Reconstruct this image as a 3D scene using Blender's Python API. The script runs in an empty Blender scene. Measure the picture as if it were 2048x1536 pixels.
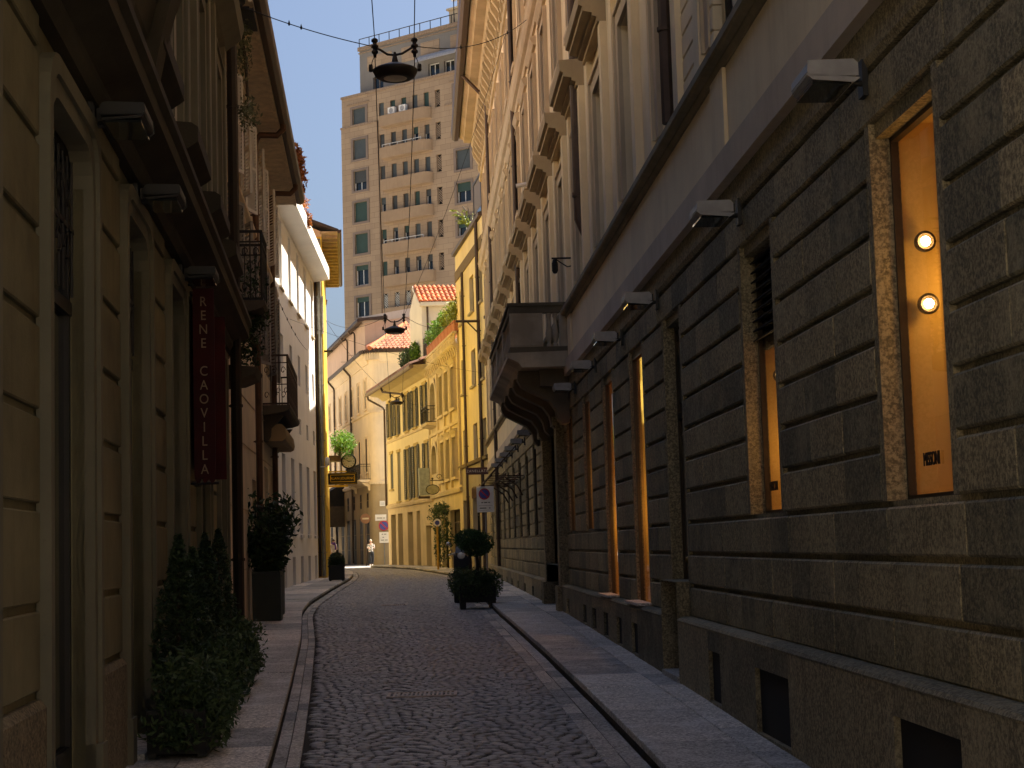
import bpy, bmesh, math, random
import numpy as np
from mathutils import Vector, Matrix
random.seed(7); RNG = np.random.default_rng(7)
SC = bpy.context.scene
COL = SC.collection
# ---------------------------------------------------------------- camera
YAW, PITCH, ROLL, FOC, CAMH = 0.0548, 0.0967, -0.02956, 3300.0, 1.3
def cam_axes():
    cy, sy, cp, sp = math.cos(YAW), math.sin(YAW), math.cos(PITCH), math.sin(PITCH)
    fw = Vector((sy*cp, cy*cp, sp)); r0 = Vector((cy, -sy, 0)); u0 = r0.cross(fw)
    cr, sr = math.cos(ROLL), math.sin(ROLL)
    return r0*cr+u0*sr, u0*cr-r0*sr, fw
CR, CU, CF = cam_axes()
cd = bpy.data.cameras.new("camera"); cam = bpy.data.objects.new("camera", cd); COL.objects.link(cam)
cd.sensor_width = 36; cd.lens = 36*FOC/2048; cd.clip_start = 0.1; cd.clip_end = 3000
M = Matrix((CR, CU, -CF)).transposed().to_4x4(); M.translation = (0, 0, CAMH)
cam.matrix_world = M; SC.camera = cam
# ---------------------------------------------------------------- light
AZ = math.radians(25)                       # sun stands over the right-hand roofs, a little ahead
EL = math.atan(1.45*math.cos(AZ))
SUN = Vector((math.cos(AZ)*math.cos(EL), math.sin(AZ)*math.cos(EL), math.sin(EL)))
wd = bpy.data.worlds.new("World"); SC.world = wd; wd.use_nodes = True
nt = wd.node_tree; bg = nt.nodes['Background']
sky = nt.nodes.new('ShaderNodeTexSky'); sky.sky_type = 'NISHITA'; sky.sun_disc = False
sky.sun_elevation = EL; sky.sun_rotation = math.atan2(SUN.x, SUN.y); sky.air_density = 1.0; sky.dust_density = 5.0; sky.ozone_density = 5.0
nt.links.new(sky.outputs[0], bg.inputs[0]); bg.inputs[1].default_value = 0.05
sl = bpy.data.lights.new("sun", 'SUN'); sl.energy = 5.0; sl.angle = math.radians(0.5); sl.color = (1, .92, .78)
so = bpy.data.objects.new("sun", sl); COL.objects.link(so); so.location = (30, 20, 60)
so.rotation_euler = SUN.to_track_quat('Z', 'Y').to_euler()
SC.view_settings.view_transform = 'Standard'; SC.view_settings.look = 'None'
SC.view_settings.exposure = 1.75; SC.view_settings.gamma = 1
SC.cycles.max_bounces = 14; SC.cycles.diffuse_bounces = 12; SC.cycles.transparent_max_bounces = 16
SC.cycles.caustics_reflective = False; SC.cycles.caustics_refractive = False
# ---------------------------------------------------------------- materials
def nodes(name):
    m = bpy.data.materials.new(name); m.use_nodes = True
    t = m.node_tree; b = t.nodes['Principled BSDF']; return m, t, b
def N(t, k, **kw):
    n = t.nodes.new(k)
    for a, v in kw.items():
        if a.startswith('i_'): n.inputs[a[2:].replace('_', ' ')].default_value = v
        else: setattr(n, a, v)
    return n
def mixc(t, a, b, fac, mode='MIX'):
    n = t.nodes.new('ShaderNodeMix'); n.data_type = 'RGBA'; n.blend_type = mode
    for sock, v in ((n.inputs[0], fac), (n.inputs[6], a), (n.inputs[7], b)):
        if hasattr(v, 'is_linked'): t.links.new(v, sock)
        else: sock.default_value = v if not isinstance(v, tuple) or len(v) == 4 else (*v, 1)
    return n.outputs[2]
def noise(t, vec, scale, detail=4, rough=.6):
    n = N(t, 'ShaderNodeTexNoise', i_Scale=scale, i_Detail=detail, i_Roughness=rough); t.links.new(vec, n.inputs['Vector']); return n.outputs[0]
def ramp(t, f, a, b):
    n = N(t, 'ShaderNodeMapRange'); n.inputs[1].default_value = a; n.inputs[2].default_value = b; t.links.new(f, n.inputs[0]); return n.outputs[0]
def mapped(t, vec, sc):
    n = N(t, 'ShaderNodeMapping'); n.inputs['Scale'].default_value = sc; t.links.new(vec, n.inputs['Vector']); return n.outputs[0]
def bump(t, b, h, strength=.3, dist=.01):
    n = N(t, 'ShaderNodeBump', i_Strength=strength, i_Distance=dist); t.links.new(h, n.inputs['Height']); t.links.new(n.outputs[0], b.inputs['Normal'])
MC = {}
def plaster(name, col, patch=.18, streak=.25, speck=.12, fine=45, rough=.85, bmp=.25, sc=.8, stain=(.35, .3, .22)):
    """painted or stone wall: broad patches, rain streaks with their own shape, fine grain"""
    if name in MC: return MC[name]
    m, t, b = nodes(name); pos = N(t, 'ShaderNodeNewGeometry').outputs['Position']
    c = tuple(col)
    big = ramp(t, noise(t, pos, sc, 5, .65), .35, .7)
    c1 = mixc(t, tuple(x*(1-patch) for x in c), tuple(min(1, x*(1+patch*.6)) for x in c), big)
    st = ramp(t, noise(t, mapped(t, pos, (5, 5, .35)), 1, 5, .7), .52, .78)
    mul = N(t, 'ShaderNodeMath', operation='MULTIPLY'); t.links.new(st, mul.inputs[0]); mul.inputs[1].default_value = streak
    c2 = mixc(t, c1, tuple(a*s*1.6 for a, s in zip(c, stain)), mul.outputs[0])
    f = noise(t, pos, fine, 3, .7)
    c3 = mixc(t, c2, tuple(x*.45 for x in c), ramp(t, f, .62-.0, .5+.35)); 
    mx = mixc(t, c2, c3, speck*4 if speck < .25 else 1.0)
    t.links.new(mx, b.inputs['Base Color']); b.inputs['Roughness'].default_value = rough; b.inputs['Specular IOR Level'].default_value = .25
    bump(t, b, f, bmp, .006); MC[name] = m; return m
def granite(name, col, rough=.75):
    if name in MC: return MC[name]
    m, t, b = nodes(name); pos = N(t, 'ShaderNodeNewGeometry').outputs['Position']
    f = noise(t, pos, 42, 2, .85); g = noise(t, pos, 20, 4, .8); big = noise(t, pos, 2.2, 6, .75)
    c1 = mixc(t, tuple(x*.5 for x in col), tuple(x*1.5 for x in col), ramp(t, f, .4, .6))
    c2 = mixc(t, c1, tuple(x*.45 for x in col), ramp(t, g, .5, .72))
    isl = N(t, 'ShaderNodeNewGeometry').outputs['Random Per Island']
    c3 = mixc(t, c2, mixc(t, (.5, .53, .55), (1.45, 1.36, 1.24), isl), .9, 'MULTIPLY')
    st = ramp(t, noise(t, mapped(t, pos, (7, 7, .3)), 1, 5, .75), .5, .72)
    mul = N(t, 'ShaderNodeMath', operation='MULTIPLY'); t.links.new(st, mul.inputs[0]); mul.inputs[1].default_value = .5
    c4 = mixc(t, c3, tuple(x*.4 for x in col), mul.outputs[0])
    c5 = mixc(t, c4, tuple(x*1.7 for x in col), ramp(t, big, .5, .85))
    t.links.new(c5, b.inputs['Base Color']); b.inputs['Roughness'].default_value = rough; b.inputs['Specular IOR Level'].default_value = .35
    bump(t, b, g, .55, .012); MC[name] = m; return m
def simple(name, col, rough=.6, metal=0, var=.2, sc=6, spec=.4, bmp=0):
    if name in MC: return MC[name]
    m, t, b = nodes(name); pos = N(t, 'ShaderNodeNewGeometry').outputs['Position']
    n = noise(t, pos, sc, 4, .65)
    c = mixc(t, tuple(x*(1-var) for x in col), tuple(min(1, x*(1+var)) for x in col), ramp(t, n, .35, .68))
    t.links.new(c, b.inputs['Base Color']); b.inputs['Metallic'].default_value = metal
    rr = N(t, 'ShaderNodeMapRange'); rr.inputs[3].default_value = max(.03, rough-.1); rr.inputs[4].default_value = min(1, rough+.15); t.links.new(n, rr.inputs[0]); t.links.new(rr.outputs[0], b.inputs['Roughness'])
    b.inputs['Specular IOR Level'].default_value = spec
    if bmp: bump(t, b, noise(t, pos, sc*6, 3, .7), bmp, .01)
    MC[name] = m; return m
def leafmat(name, a, b_, trans=.25):
    if name in MC: return MC[name]
    m, t, b = nodes(name); g = N(t, 'ShaderNodeNewGeometry')
    c = mixc(t, a, b_, g.outputs['Random Per Island'])
    t.links.new(c, b.inputs['Base Color']); b.inputs['Roughness'].default_value = .5; b.inputs['Specular IOR Level'].default_value = .35
    tr = N(t, 'ShaderNodeBsdfTranslucent'); t.links.new(c, tr.inputs[0])
    mx = N(t, 'ShaderNodeMixShader'); mx.inputs[0].default_value = trans
    t.links.new(b.outputs[0], mx.inputs[1]); t.links.new(tr.outputs[0], mx.inputs[2]); t.links.new(mx.outputs[0], t.nodes['Material Output'].inputs[0])
    MC[name] = m; return m
def darkglass(name='window_glass', col=(.012, .015, .016), rough=.06):
    if name in MC: return MC[name]
    m, t, b = nodes(name); pos = N(t, 'ShaderNodeNewGeometry').outputs['Position']
    b.inputs['Base Color'].default_value = (*col, 1); b.inputs['Roughness'].default_value = rough; b.inputs['Specular IOR Level'].default_value = .5
    bump(t, b, noise(t, pos, 1.3, 2, .5), .12, .05); MC[name] = m; return m
def clearglass():
    if 'clear_glass' in MC: return MC['clear_glass']
    m, t, b = nodes('clear_glass'); tr = N(t, 'ShaderNodeBsdfTransparent'); gl = N(t, 'ShaderNodeBsdfGlossy'); gl.inputs['Roughness'].default_value = .02
    fr = N(t, 'ShaderNodeLayerWeight'); pw = N(t, 'ShaderNodeMath', operation='POWER'); pw.inputs[1].default_value = 4.0; t.links.new(fr.outputs['Facing'], pw.inputs[0]); mx = N(t, 'ShaderNodeMixShader'); ml = N(t, 'ShaderNodeMath', operation='MULTIPLY_ADD'); ml.inputs[1].default_value = .8; ml.inputs[2].default_value = .05
    t.links.new(pw.outputs[0], ml.inputs[0]); t.links.new(ml.outputs[0], mx.inputs[0]); t.links.new(tr.outputs[0], mx.inputs[1]); t.links.new(gl.outputs[0], mx.inputs[2])
    t.links.new(mx.outputs[0], t.nodes['Material Output'].inputs[0]); MC['clear_glass'] = m; return m
def emit(name, col, s):
    if name in MC: return MC[name]
    m, t, b = nodes(name); b.inputs['Base Color'].default_value = (*col, 1); b.inputs['Emission Color'].default_value = (*col, 1); b.inputs['Emission Strength'].default_value = s; MC[name] = m; return m
def tiles(name, col):
    if name in MC: return MC[name]
    m, t, b = nodes(name); g = N(t, 'ShaderNodeNewGeometry'); pos = g.outputs['Position']
    c = mixc(t, tuple(x*.6 for x in col), tuple(min(1, x*1.35) for x in col), g.outputs['Random Per Island'])
    c = mixc(t, c, (.2, .17, .13), ramp(t, noise(t, pos, 2.5, 4, .7), .55, .85))
    t.links.new(c, b.inputs['Base Color']); b.inputs['Roughness'].default_value = .85; MC[name] = m; return m
# ---------------------------------------------------------------- mesh building
class Fr:
    """a wall's own frame: s runs along it away from the camera, n out of it towards the street, z up"""
    def __init__(f, P, slope, left=False, d=None):
        d = Vector((*d, 0)).normalized() if d else Vector((slope, 1, 0)).normalized(); f.d = d; f.P = Vector((P[0], P[1], 0)); f.sg = -1 if left else 1
        f.n = Vector((d.y, -d.x, 0)) if left else Vector((-d.y, d.x, 0))
        x = d*f.sg
        f.M = Matrix((x, f.n, Vector((0, 0, 1)))).transposed().to_4x4(); f.M.translation = f.P
    def w(f, s, n, z): return f.P+f.d*s+f.n*n+Vector((0, 0, z))
class MB:
    def __init__(m, fr=None): m.v = []; m.f = []; m.sg = fr.sg if fr else 1
    def q(m, *pts):
        i = len(m.v); m.v += [(p[0]*m.sg, p[1], p[2]) for p in pts]; m.f.append(tuple(range(i, i+len(pts)))); return m
    def box(m, s0, s1, n0, n1, z0, z1):
        i = len(m.v); m.v += [(s*m.sg, n, z) for s in (s0, s1) for n in (n0, n1) for z in (z0, z1)]
        m.f += [tuple(i+k for k in f) for f in ((0, 1, 3, 2), (4, 6, 7, 5), (0, 4, 5, 1), (2, 3, 7, 6), (0, 2, 6, 4), (1, 5, 7, 3))]; return m
    def pillow(m, s0, s1, z0, z1, n0, n1, c=.014):
        """block whose outer face is chamfered"""
        i = len(m.v); mid = n1-c
        for n, k in ((n0, 0), (mid, 0), (n1, c)): m.v += [((s0+k)*m.sg, n, z0+k), ((s1-k)*m.sg, n, z0+k), ((s1-k)*m.sg, n, z1-k), ((s0+k)*m.sg, n, z1-k)]
        for a in (0, 4):
            for k in range(4): m.f.append((i+a+k, i+a+(k+1) % 4, i+a+4+(k+1) % 4, i+a+4+k))
        m.f.append((i+8, i+9, i+10, i+11)); return m
    def prism(m, prof, s0, s1, caps=True):
        """profile [(n,z)...] run from s0 to s1"""
        i = len(m.v); k = len(prof)
        m.v += [(s*m.sg, n, z) for s in (s0, s1) for n, z in prof]
        m.f += [(i+a, i+(a+1) % k, i+k+(a+1) % k, i+k+a) for a in range(k)]
        if caps: m.f += [tuple(i+a for a in range(k)), tuple(i+k+a for a in range(k))]
        return m
    def tube(m, pts, r, n=8, caps=True):
        pts = [Vector((p[0]*m.sg, p[1], p[2])) for p in pts]; i = len(m.v); ref = None
        for k, p in enumerate(pts):
            t = (pts[min(k+1, len(pts)-1)]-pts[max(k-1, 0)]).normalized()
            if ref is None: ref = t.orthogonal().normalized()
            ref = (ref-t*ref.dot(t)).normalized(); b = t.cross(ref)
            rr = r[k] if isinstance(r, (list, tuple)) else r
            m.v += [tuple(p+(ref*math.cos(2*math.pi*a/n)+b*math.sin(2*math.pi*a/n))*rr) for a in range(n)]
        for k in range(len(pts)-1):
            for a in range(n): m.f.append((i+k*n+a, i+k*n+(a+1) % n, i+(k+1)*n+(a+1) % n, i+(k+1)*n+a))
        if caps: m.f += [tuple(i+a for a in range(n)), tuple(i+(len(pts)-1)*n+a for a in range(n))]
        return m
    def lathe(m, prof, c=(0, 0, 0), n=16, axis='z'):
        i = len(m.v); k = len(prof)
        for a in range(n):
            ca, sa = math.cos(2*math.pi*a/n), math.sin(2*math.pi*a/n)
            for r, h in prof:
                p = {'z': (r*ca, r*sa, h), 'y': (r*ca, h, r*sa), 'x': (h, r*ca, r*sa)}[axis]
                m.v.append(((c[0]+p[0])*m.sg, c[1]+p[1], c[2]+p[2]))
        for a in range(n):
            for b in range(k-1): m.f.append((i+a*k+b, i+((a+1) % n)*k+b, i+((a+1) % n)*k+b+1, i+a*k+b+1))
        return m
    def ball(m, c, r, n=12, k=8):
        r = r if isinstance(r, tuple) else (r, r, r); i = len(m.v)
        for b in range(k+1):
            th = math.pi*b/k
            for a in range(n): ph = 2*math.pi*a/n; m.v.append(((c[0]+r[0]*math.sin(th)*math.cos(ph))*m.sg, c[1]+r[1]*math.sin(th)*math.sin(ph), c[2]+r[2]*math.cos(th)))
        for b in range(k):
            for a in range(n): m.f.append((i+b*n+a, i+b*n+(a+1) % n, i+(b+1)*n+(a+1) % n, i+(b+1)*n+a))
        return m
    def wall(m, s0, s1, z0, z1, holes=(), dep=.2, n=0.0):
        ss = sorted({s0, s1, *[x for h in holes for x in h[:2] if s0 < x < s1]}); zz = sorted({z0, z1, *[x for h in holes for x in h[2:4] if z0 < x < z1]})
        for a, b in zip(ss, ss[1:]):
            run = None
            for c, d in zip(zz, zz[1:]):
                inh = any(h[0] < (a+b)/2 < h[1] and h[2] < (c+d)/2 < h[3] for h in holes)
                if not inh: run = (run[0], d) if run else (c, d)
                if inh or d == zz[-1]:
                    if run: m.q((a, n, run[0]), (b, n, run[0]), (b, n, run[1]), (a, n, run[1]))
                    run = None
        for h in holes:
            a, b, c, d = h[:4]; k = n-(h[4] if len(h) > 4 else dep)
            m.q((a, n, c), (a, k, c), (a, k, d), (a, n, d)); m.q((b, n, c), (b, k, c), (b, k, d), (b, n, d))
            m.q((a, n, c), (b, n, c), (b, k, c), (a, k, c)); m.q((a, n, d), (b, n, d), (b, k, d), (a, k, d))
        return m
    def build(m, name, mat, parent=None, smooth=False, bevel=0, label=None, kind=None):
        me = bpy.data.meshes.new(name); me.from_pydata(m.v, [], m.f); me.materials.append(mat)
        bm = bmesh.new(); bm.from_mesh(me)
        if bevel:
            bmesh.ops.remove_doubles(bm, verts=bm.verts, dist=1e-5)
            bmesh.ops.bevel(bm, geom=[e for e in bm.edges if len(e.link_faces) == 2 and e.calc_face_angle(0) > .5], offset=bevel, segments=2, affect='EDGES', clamp_overlap=True)
        bmesh.ops.recalc_face_normals(bm, faces=bm.faces); bm.to_mesh(me); bm.free()
        if smooth:
            for p in me.polygons: p.use_smooth = True
        o = bpy.data.objects.new(name, me); COL.objects.link(o)
        if parent: o.parent = parent
        if label: o['label'] = label
        if kind: o['kind'] = kind
        return o
def tag(o, label=None, cat=None, group=None, kind=None):
    for k, v in (('label', label), ('category', cat), ('group', group), ('kind', kind)):
        if v: o[k] = v
    return o
def thing(name, label, cat, group=None, fr=None, loc=(0, 0, 0), rz=0):
    o = bpy.data.objects.new(name, None); COL.objects.link(o); o.empty_display_size = .2
    if fr: o.matrix_world = fr.M @ Matrix.Translation((loc[0]*fr.sg, loc[1], loc[2])) @ Matrix.Rotation(rz, 4, 'Z')
    else: o.location = loc; o.rotation_euler = (0, 0, rz)
    return tag(o, label, cat, group)
def copy_tree(o, parent=None):
    c = o.copy(); COL.objects.link(c)
    if parent: c.parent = parent
    for ch in list(o.children): copy_tree(ch, c)
    return c
def text(body, size, mat, parent, loc, rot=(math.pi/2, 0, 0), name='lettering', ext=.003, spacing=1.0, sx=1.0):
    """raised letters: upright, reading along +x of the parent, facing its -y by default"""
    cu = bpy.data.curves.new(name, 'FONT'); cu.body = body; cu.size = size; cu.extrude = ext; cu.align_x = 'CENTER'; cu.align_y = 'CENTER'; cu.space_character = spacing
    o = bpy.data.objects.new('tmp', cu); COL.objects.link(o); dg = bpy.context.evaluated_depsgraph_get()
    me = bpy.data.meshes.new_from_object(o.evaluated_get(dg)); bpy.data.objects.remove(o); me.name = name
    me.materials.clear(); me.materials.append(mat)
    k = bpy.data.objects.new(name, me); COL.objects.link(k); k.parent = parent; k.location = loc; k.rotation_euler = rot; k.scale = (sx, 1, 1); return k
def leaves(mb, pts, size, jitter=.5, up=.0):
    """one small folded leaf at every point"""
    for p in pts:
        a = Vector((random.gauss(0, 1), random.gauss(0, 1), random.gauss(0, 1)+up)).normalized(); b = a.orthogonal().normalized(); b = Matrix.Rotation(random.random()*6.28, 3, a) @ b
        l = size*random.uniform(1-jitter, 1+jitter); w = l*.42; c = a.cross(b); p = Vector(p)
        mb.q(p-b*l, p+c*w-a*w*.35, p+b*l, p-c*w-a*w*.35)
    return mb
def clump_pts(n, c, r, power=.45, squash=1, lumps=0):
    out = []; ls = [Vector((random.gauss(0, 1), random.gauss(0, 1), random.gauss(0, 1))).normalized() for _ in range(lumps)]
    while len(out) < n:
        d = Vector((random.gauss(0, 1), random.gauss(0, 1), random.gauss(0, 1))).normalized()
        k = 1.0
        if ls: k = .74+.34*max(0, max(d.dot(l) for l in ls))**6
        rr = random.random()**power*k
        out.append((c[0]+d.x*r[0]*rr, c[1]+d.y*r[1]*rr, c[2]+d.z*r[2]*rr))
    return out
def smooth01(x): x = min(1, max(0, x)); return x*x*(3-2*x)
GZ = ((-40, -.6), (10, -.25), (14.3, -.17), (28, 0), (45, .06), (82, .22), (120, .22))
def gz(y): return float(np.interp(y, [g[0] for g in GZ], [g[1] for g in GZ]))
def pz(y): return gz(y)+.117
# ---------------------------------------------------------------- ground, road, kerbs, pavements
LK = [(-.40, -6), (-.75, 3), (-1.12, 11.95), (-1.37, 16.5), (-1.84, 24.4), (-2.46, 32.9), (-2.68, 38.1), (-2.78, 48.1), (-2.82, 61.1), (-2.98, 68), (-3.35, 75.7), (-4.6, 86), (-6.6, 98), (-9.6, 118)]
RK = [(1.5, -6), (1.48, 11.3), (1.46, 14.3), (1.42, 20.3), (1.3, 29.4), (1.3, 45), (1.25, 58), (.95, 64), (.3, 71), (-.72, 80.5), (-2.2, 89), (-3.15, 94)]
def ipl(T, y): return float(np.interp(y, [p[1] for p in T], [p[0] for p in T]))
def lx(y): return (ipl(LK, y-1)+ipl(LK, y)+ipl(LK, y+1))/3
def rx(y): return ipl(RK, y)
LW = [(-3.4, -6), (-2.69, 23.1), (-2.9, 23.2), (-3.4, 37.5), (-4.5, 37.6), (-4.3, 62.4), (-3.8, 62.5), (-4.45, 75), (-9.5, 116)]
LW[0] = (-1.2, -6)
RW = [(2.6, -6), (2.6, 62.4), (1.64, 70.9), (.44, 80.9), (-1.95, 94.3)]
cob = simple('porphyry_setts', (.105, .09, .092), .55, 0, .35, 9, .45, .35)
def settsmat():
    m, t, b = nodes('porphyry_setts'); g = N(t, 'ShaderNodeNewGeometry'); pos = g.outputs['Position']
    c = mixc(t, (.21, .213, .228), (.40, .403, .425), g.outputs['Random Per Island'])
    c = mixc(t, c, (.29, .28, .285), ramp(t, noise(t, pos, .7, 4, .6), .45, .75))
    c = mixc(t, c, (.16, .15, .15), ramp(t, noise(t, pos, 40, 3, .7), .55, .75))
    t.links.new(c, b.inputs['Base Color']); b.inputs['Roughness'].default_value = .5; b.inputs['Specular IOR Level'].default_value = .45
    bump(t, b, noise(t, pos, 55, 3, .7), .5, .006); return m
cob = settsmat()
joint = simple('joint_grit', (.03, .026, .024), .95, 0, .3, 20)
slabm = granite('pavement_granite', (.52, .51, .50), .7)
kerbm = granite('kerb_granite', (.40, .395, .39), .7)
mb = MB()
ys = [-60, -40, 0, 10, 14.3, 28, 40]+[45+k*3 for k in range(14)]+[100, 140, 220, 500, 1500]
for a, b in zip(ys, ys[1:]): mb.q((-900, a, gz(a)-.05), (900, a, gz(a)-.05), (900, b, gz(b)-.05), (-900, b, gz(b)-.05))
tag(mb.build('ground', simple('pale_paving', (.46, .41, .34), .9, 0, .2, 1.5)), kind='structure')
mb = MB()                                    # bed between the setts
yy = [k*1.0 for k in range(-6, 122)]
for a, b in zip(yy, yy[1:]):
    xa, xb = (rx(a)+.02, rx(b)+.02) if b <= 94 else (3.5, 3.5)
    mb.q((lx(a)-.02, a, gz(a)-.012), (xa, a, gz(a)-.012), (xb, b, gz(b)-.012), (lx(b)-.02, b, gz(b)-.012))
tag(mb.build('road_bed', joint), kind='structure')
V, F = [], []
def arcs(u):                                  # three shallow fans across the road
    f = (u*3) % 1.0; return .34*(1-(2*f-1)**2)
y = 4.0
while y < 112:
    step = .09 if y < 70 else .14
    x0, x1 = lx(y)+.205, (rx(y)-.285 if y < 93.5 else 2.5)
    x = x0+random.random()*.08
    while x < x1:
        w = random.uniform(.075, .115)
        u = (x+w/2-x0)/(x1-x0); d = .02; ya = y+arcs(u)+random.uniform(-.014, .014)
        sl = (arcs(min(1, u+d))-arcs(max(0, u-d)))/((2*d)*(x1-x0)); ang = math.atan(max(-.9, min(.9, sl)))+random.uniform(-.07, .07)
        ca, sa = math.cos(ang), math.sin(ang); hw, hl = w/2-.007, step*random.uniform(.38, .46); cx = x+w/2; zb = gz(ya)
        i = len(V); h = random.uniform(-.004, .004); tx, ty = random.uniform(-.035, .035), random.uniform(-.035, .035)
        for k, zz in ((1.0, -.03), (1.0, -.004), (.8, .003)):
            for px, py in ((-hw, -hl), (hw, -hl), (hw, hl), (-hw, hl)):
                px *= k; py *= k; V.append((cx+px*ca-py*sa, ya+px*sa+py*ca, zb+zz+h+(tx*px+ty*py if zz > -.02 else 0)))
        for a in (0, 4):
            for k in range(4): F.append((i+a+k, i+a+(k+1) % 4, i+a+4+(k+1) % 4, i+a+4+k))
        F.append((i+8, i+9, i+10, i+11)); x += w+.004
    y += step
me = bpy.data.meshes.new('road'); me.from_pydata(V, [], F); me.materials.append(cob)
o = bpy.data.objects.new('road', me); COL.objects.link(o); tag(o, kind='structure')
def slab(mb, P, z0, z1, c=.008):
    """four-cornered stone with softened upper edge, P given in order"""
    i = len(mb.v); cx = sum(p[0] for p in P)/4; cy = sum(p[1] for p in P)/4
    for z, k in ((z0, 0), (z1-c, 0), (z1, c)):
        for p in P:
            d = Vector((cx-p[0], cy-p[1], 0)); d = d.normalized()*k*1.4; mb.v.append((p[0]+d.x, p[1]+d.y, gz(p[1])+z))
    for a in (0, 4):
        for k in range(4): mb.f.append((i+a+k, i+a+(k+1) % 4, i+a+4+(k+1) % 4, i+a+4+k))
    mb.f.append((i+8, i+9, i+10, i+11))
def strip(mb, fa, fb, y0, y1, l0, l1, z0, z1, gap=.006):
    y = y0
    while y < y1:
        e = min(y1, y+random.uniform(l0, l1)); j = random.uniform(-.004, .004)
        slab(mb, ((fa(y+gap)+gap/2, y+gap), (fb(y+gap)-gap/2, y+gap), (fb(e)-gap/2, e), (fa(e)+gap/2, e)), z0, z1+j); y = e
gut = MB(); ker = MB(); pav = MB()
RE = 94.0
for a, b in ((.0, .10), (.10, .20)):
    strip(gut, lambda y: lx(y)+a, lambda y: lx(y)+b, 4, 118, .45, .9, -.04, .006)
    strip(gut, lambda y: rx(y)-b*1.4, lambda y: rx(y)-a*1.4, 4, RE, .45, .9, -.04, .006)
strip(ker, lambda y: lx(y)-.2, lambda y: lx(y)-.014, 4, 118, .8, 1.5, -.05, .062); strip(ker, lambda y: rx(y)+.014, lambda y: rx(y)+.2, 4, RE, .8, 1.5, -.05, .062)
wl = lambda y: ipl(LW, y)-.12
wr = lambda y: ipl(RW, y)+.05
strip(pav, lambda y: lx(y)*.45+wl(y)*.55, lx, 4, 116, 1.0, 1.9, .063, .115)
strip(pav, wl, lambda y: lx(y)*.45+wl(y)*.55, 4, 116, .9, 1.6, .0, .117)
strip(pav, rx, lambda y: rx(y)*.45+wr(y)*.55, 4, RE, 1.1, 2.0, .063, .115)
strip(pav, lambda y: rx(y)*.45+wr(y)*.55, wr, 4, RE, 1.0, 1.7, .0, .117)
tag(gut.build('gutter', kerbm), kind='structure'); tag(ker.build('kerb', granite('kerb_shaded_riser', (.085, .078, .07), .85)), kind='structure'); tag(pav.build('pavement', slabm), kind='structure')  # riser colour darkened to stand in for shade and dirt under the slab edge
# ---------------------------------------------------------------- frames of the facades
R1 = Fr((2.46, 0), 0); R2 = Fr((2.46, 62.5), -.097); R3 = Fr((1.64, 70.9), -.12); R4 = Fr((.44, 80.9), -.18)
CLf = Fr((-3.35, 106.9), -.18); CRf = Fr((-3.35, 106.9), 0, d=(-1, -.03))
L1 = Fr((-2.26, 15), -.053, True); L2 = Fr((-3.15, 32), -.033, True); L3 = Fr((-4.0, 64), .0124, True); L4 = Fr((-3.7, 62.5), -.047, True); L5 = Fr((-4.5, 75.2), -.12, True)
TW = Fr((-3.9, 165), -1.236)
# materials shared by the buildings
glass = darkglass(); iron = simple('wrought_iron', (.022, .02, .018), .55, .5, .3, 20); lead = simple('brown_sheet_metal', (.075, .05, .035), .5, .3, .25, 4)
greywood = simple('grey_wood', (.24, .23, .22), .6, 0, .2, 8); brownwood = simple('brown_wood', (.09, .06, .035), .6, 0, .3, 8); darkgreen = simple('dark_green_paint', (.028, .034, .024), .55, 0, .25, 6)
inside = simple('dark_interior', (.015, .013, .011), .9); white = simple('white_paint', (.72, .7, .66), .5, 0, .06, 5)
def body(b, fr, s0, s1, z1, dep, front=.45, z0=-.3, mat=None, name='wall_core'):
    """inner mass of a building so that no light leaks through it"""
    mb = MB(fr); mb.box(s0+.01, s1-.01, -dep, -front, z0, z1); return mb.build(name, mat or inside, b)
def window(b, fr, s0, s1, z0, z1, dep, fmat, name='window', mull=1, trans=0, fw=.06, g=None, n=0):
    k = n-dep+.03; mb = MB(fr)
    mb.box(s0, s0+fw, k-.03, k+.03, z0, z1).box(s1-fw, s1, k-.03, k+.03, z0, z1).box(s0+fw, s1-fw, k-.03, k+.03, z0, z0+fw).box(s0+fw, s1-fw, k-.03, k+.03, z1-fw, z1)
    for a in range(mull): c = s0+(s1-s0)*(a+1)/(mull+1); mb.box(c-fw*.5, c+fw*.5, k-.028, k+.034, z0+fw, z1-fw)
    if trans: c = z0+(z1-z0)*trans; mb.box(s0+fw, s1-fw, k-.026, k+.028, c-fw*.4, c+fw*.4)
    o = mb.build(name, fmat, b)
    p = MB(fr); p.box(s0+fw*.6, s1-fw*.6, k-.015, k-.005, z0+fw*.6, z1-fw*.6); p.build('pane', g or glass, o); return o
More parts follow.
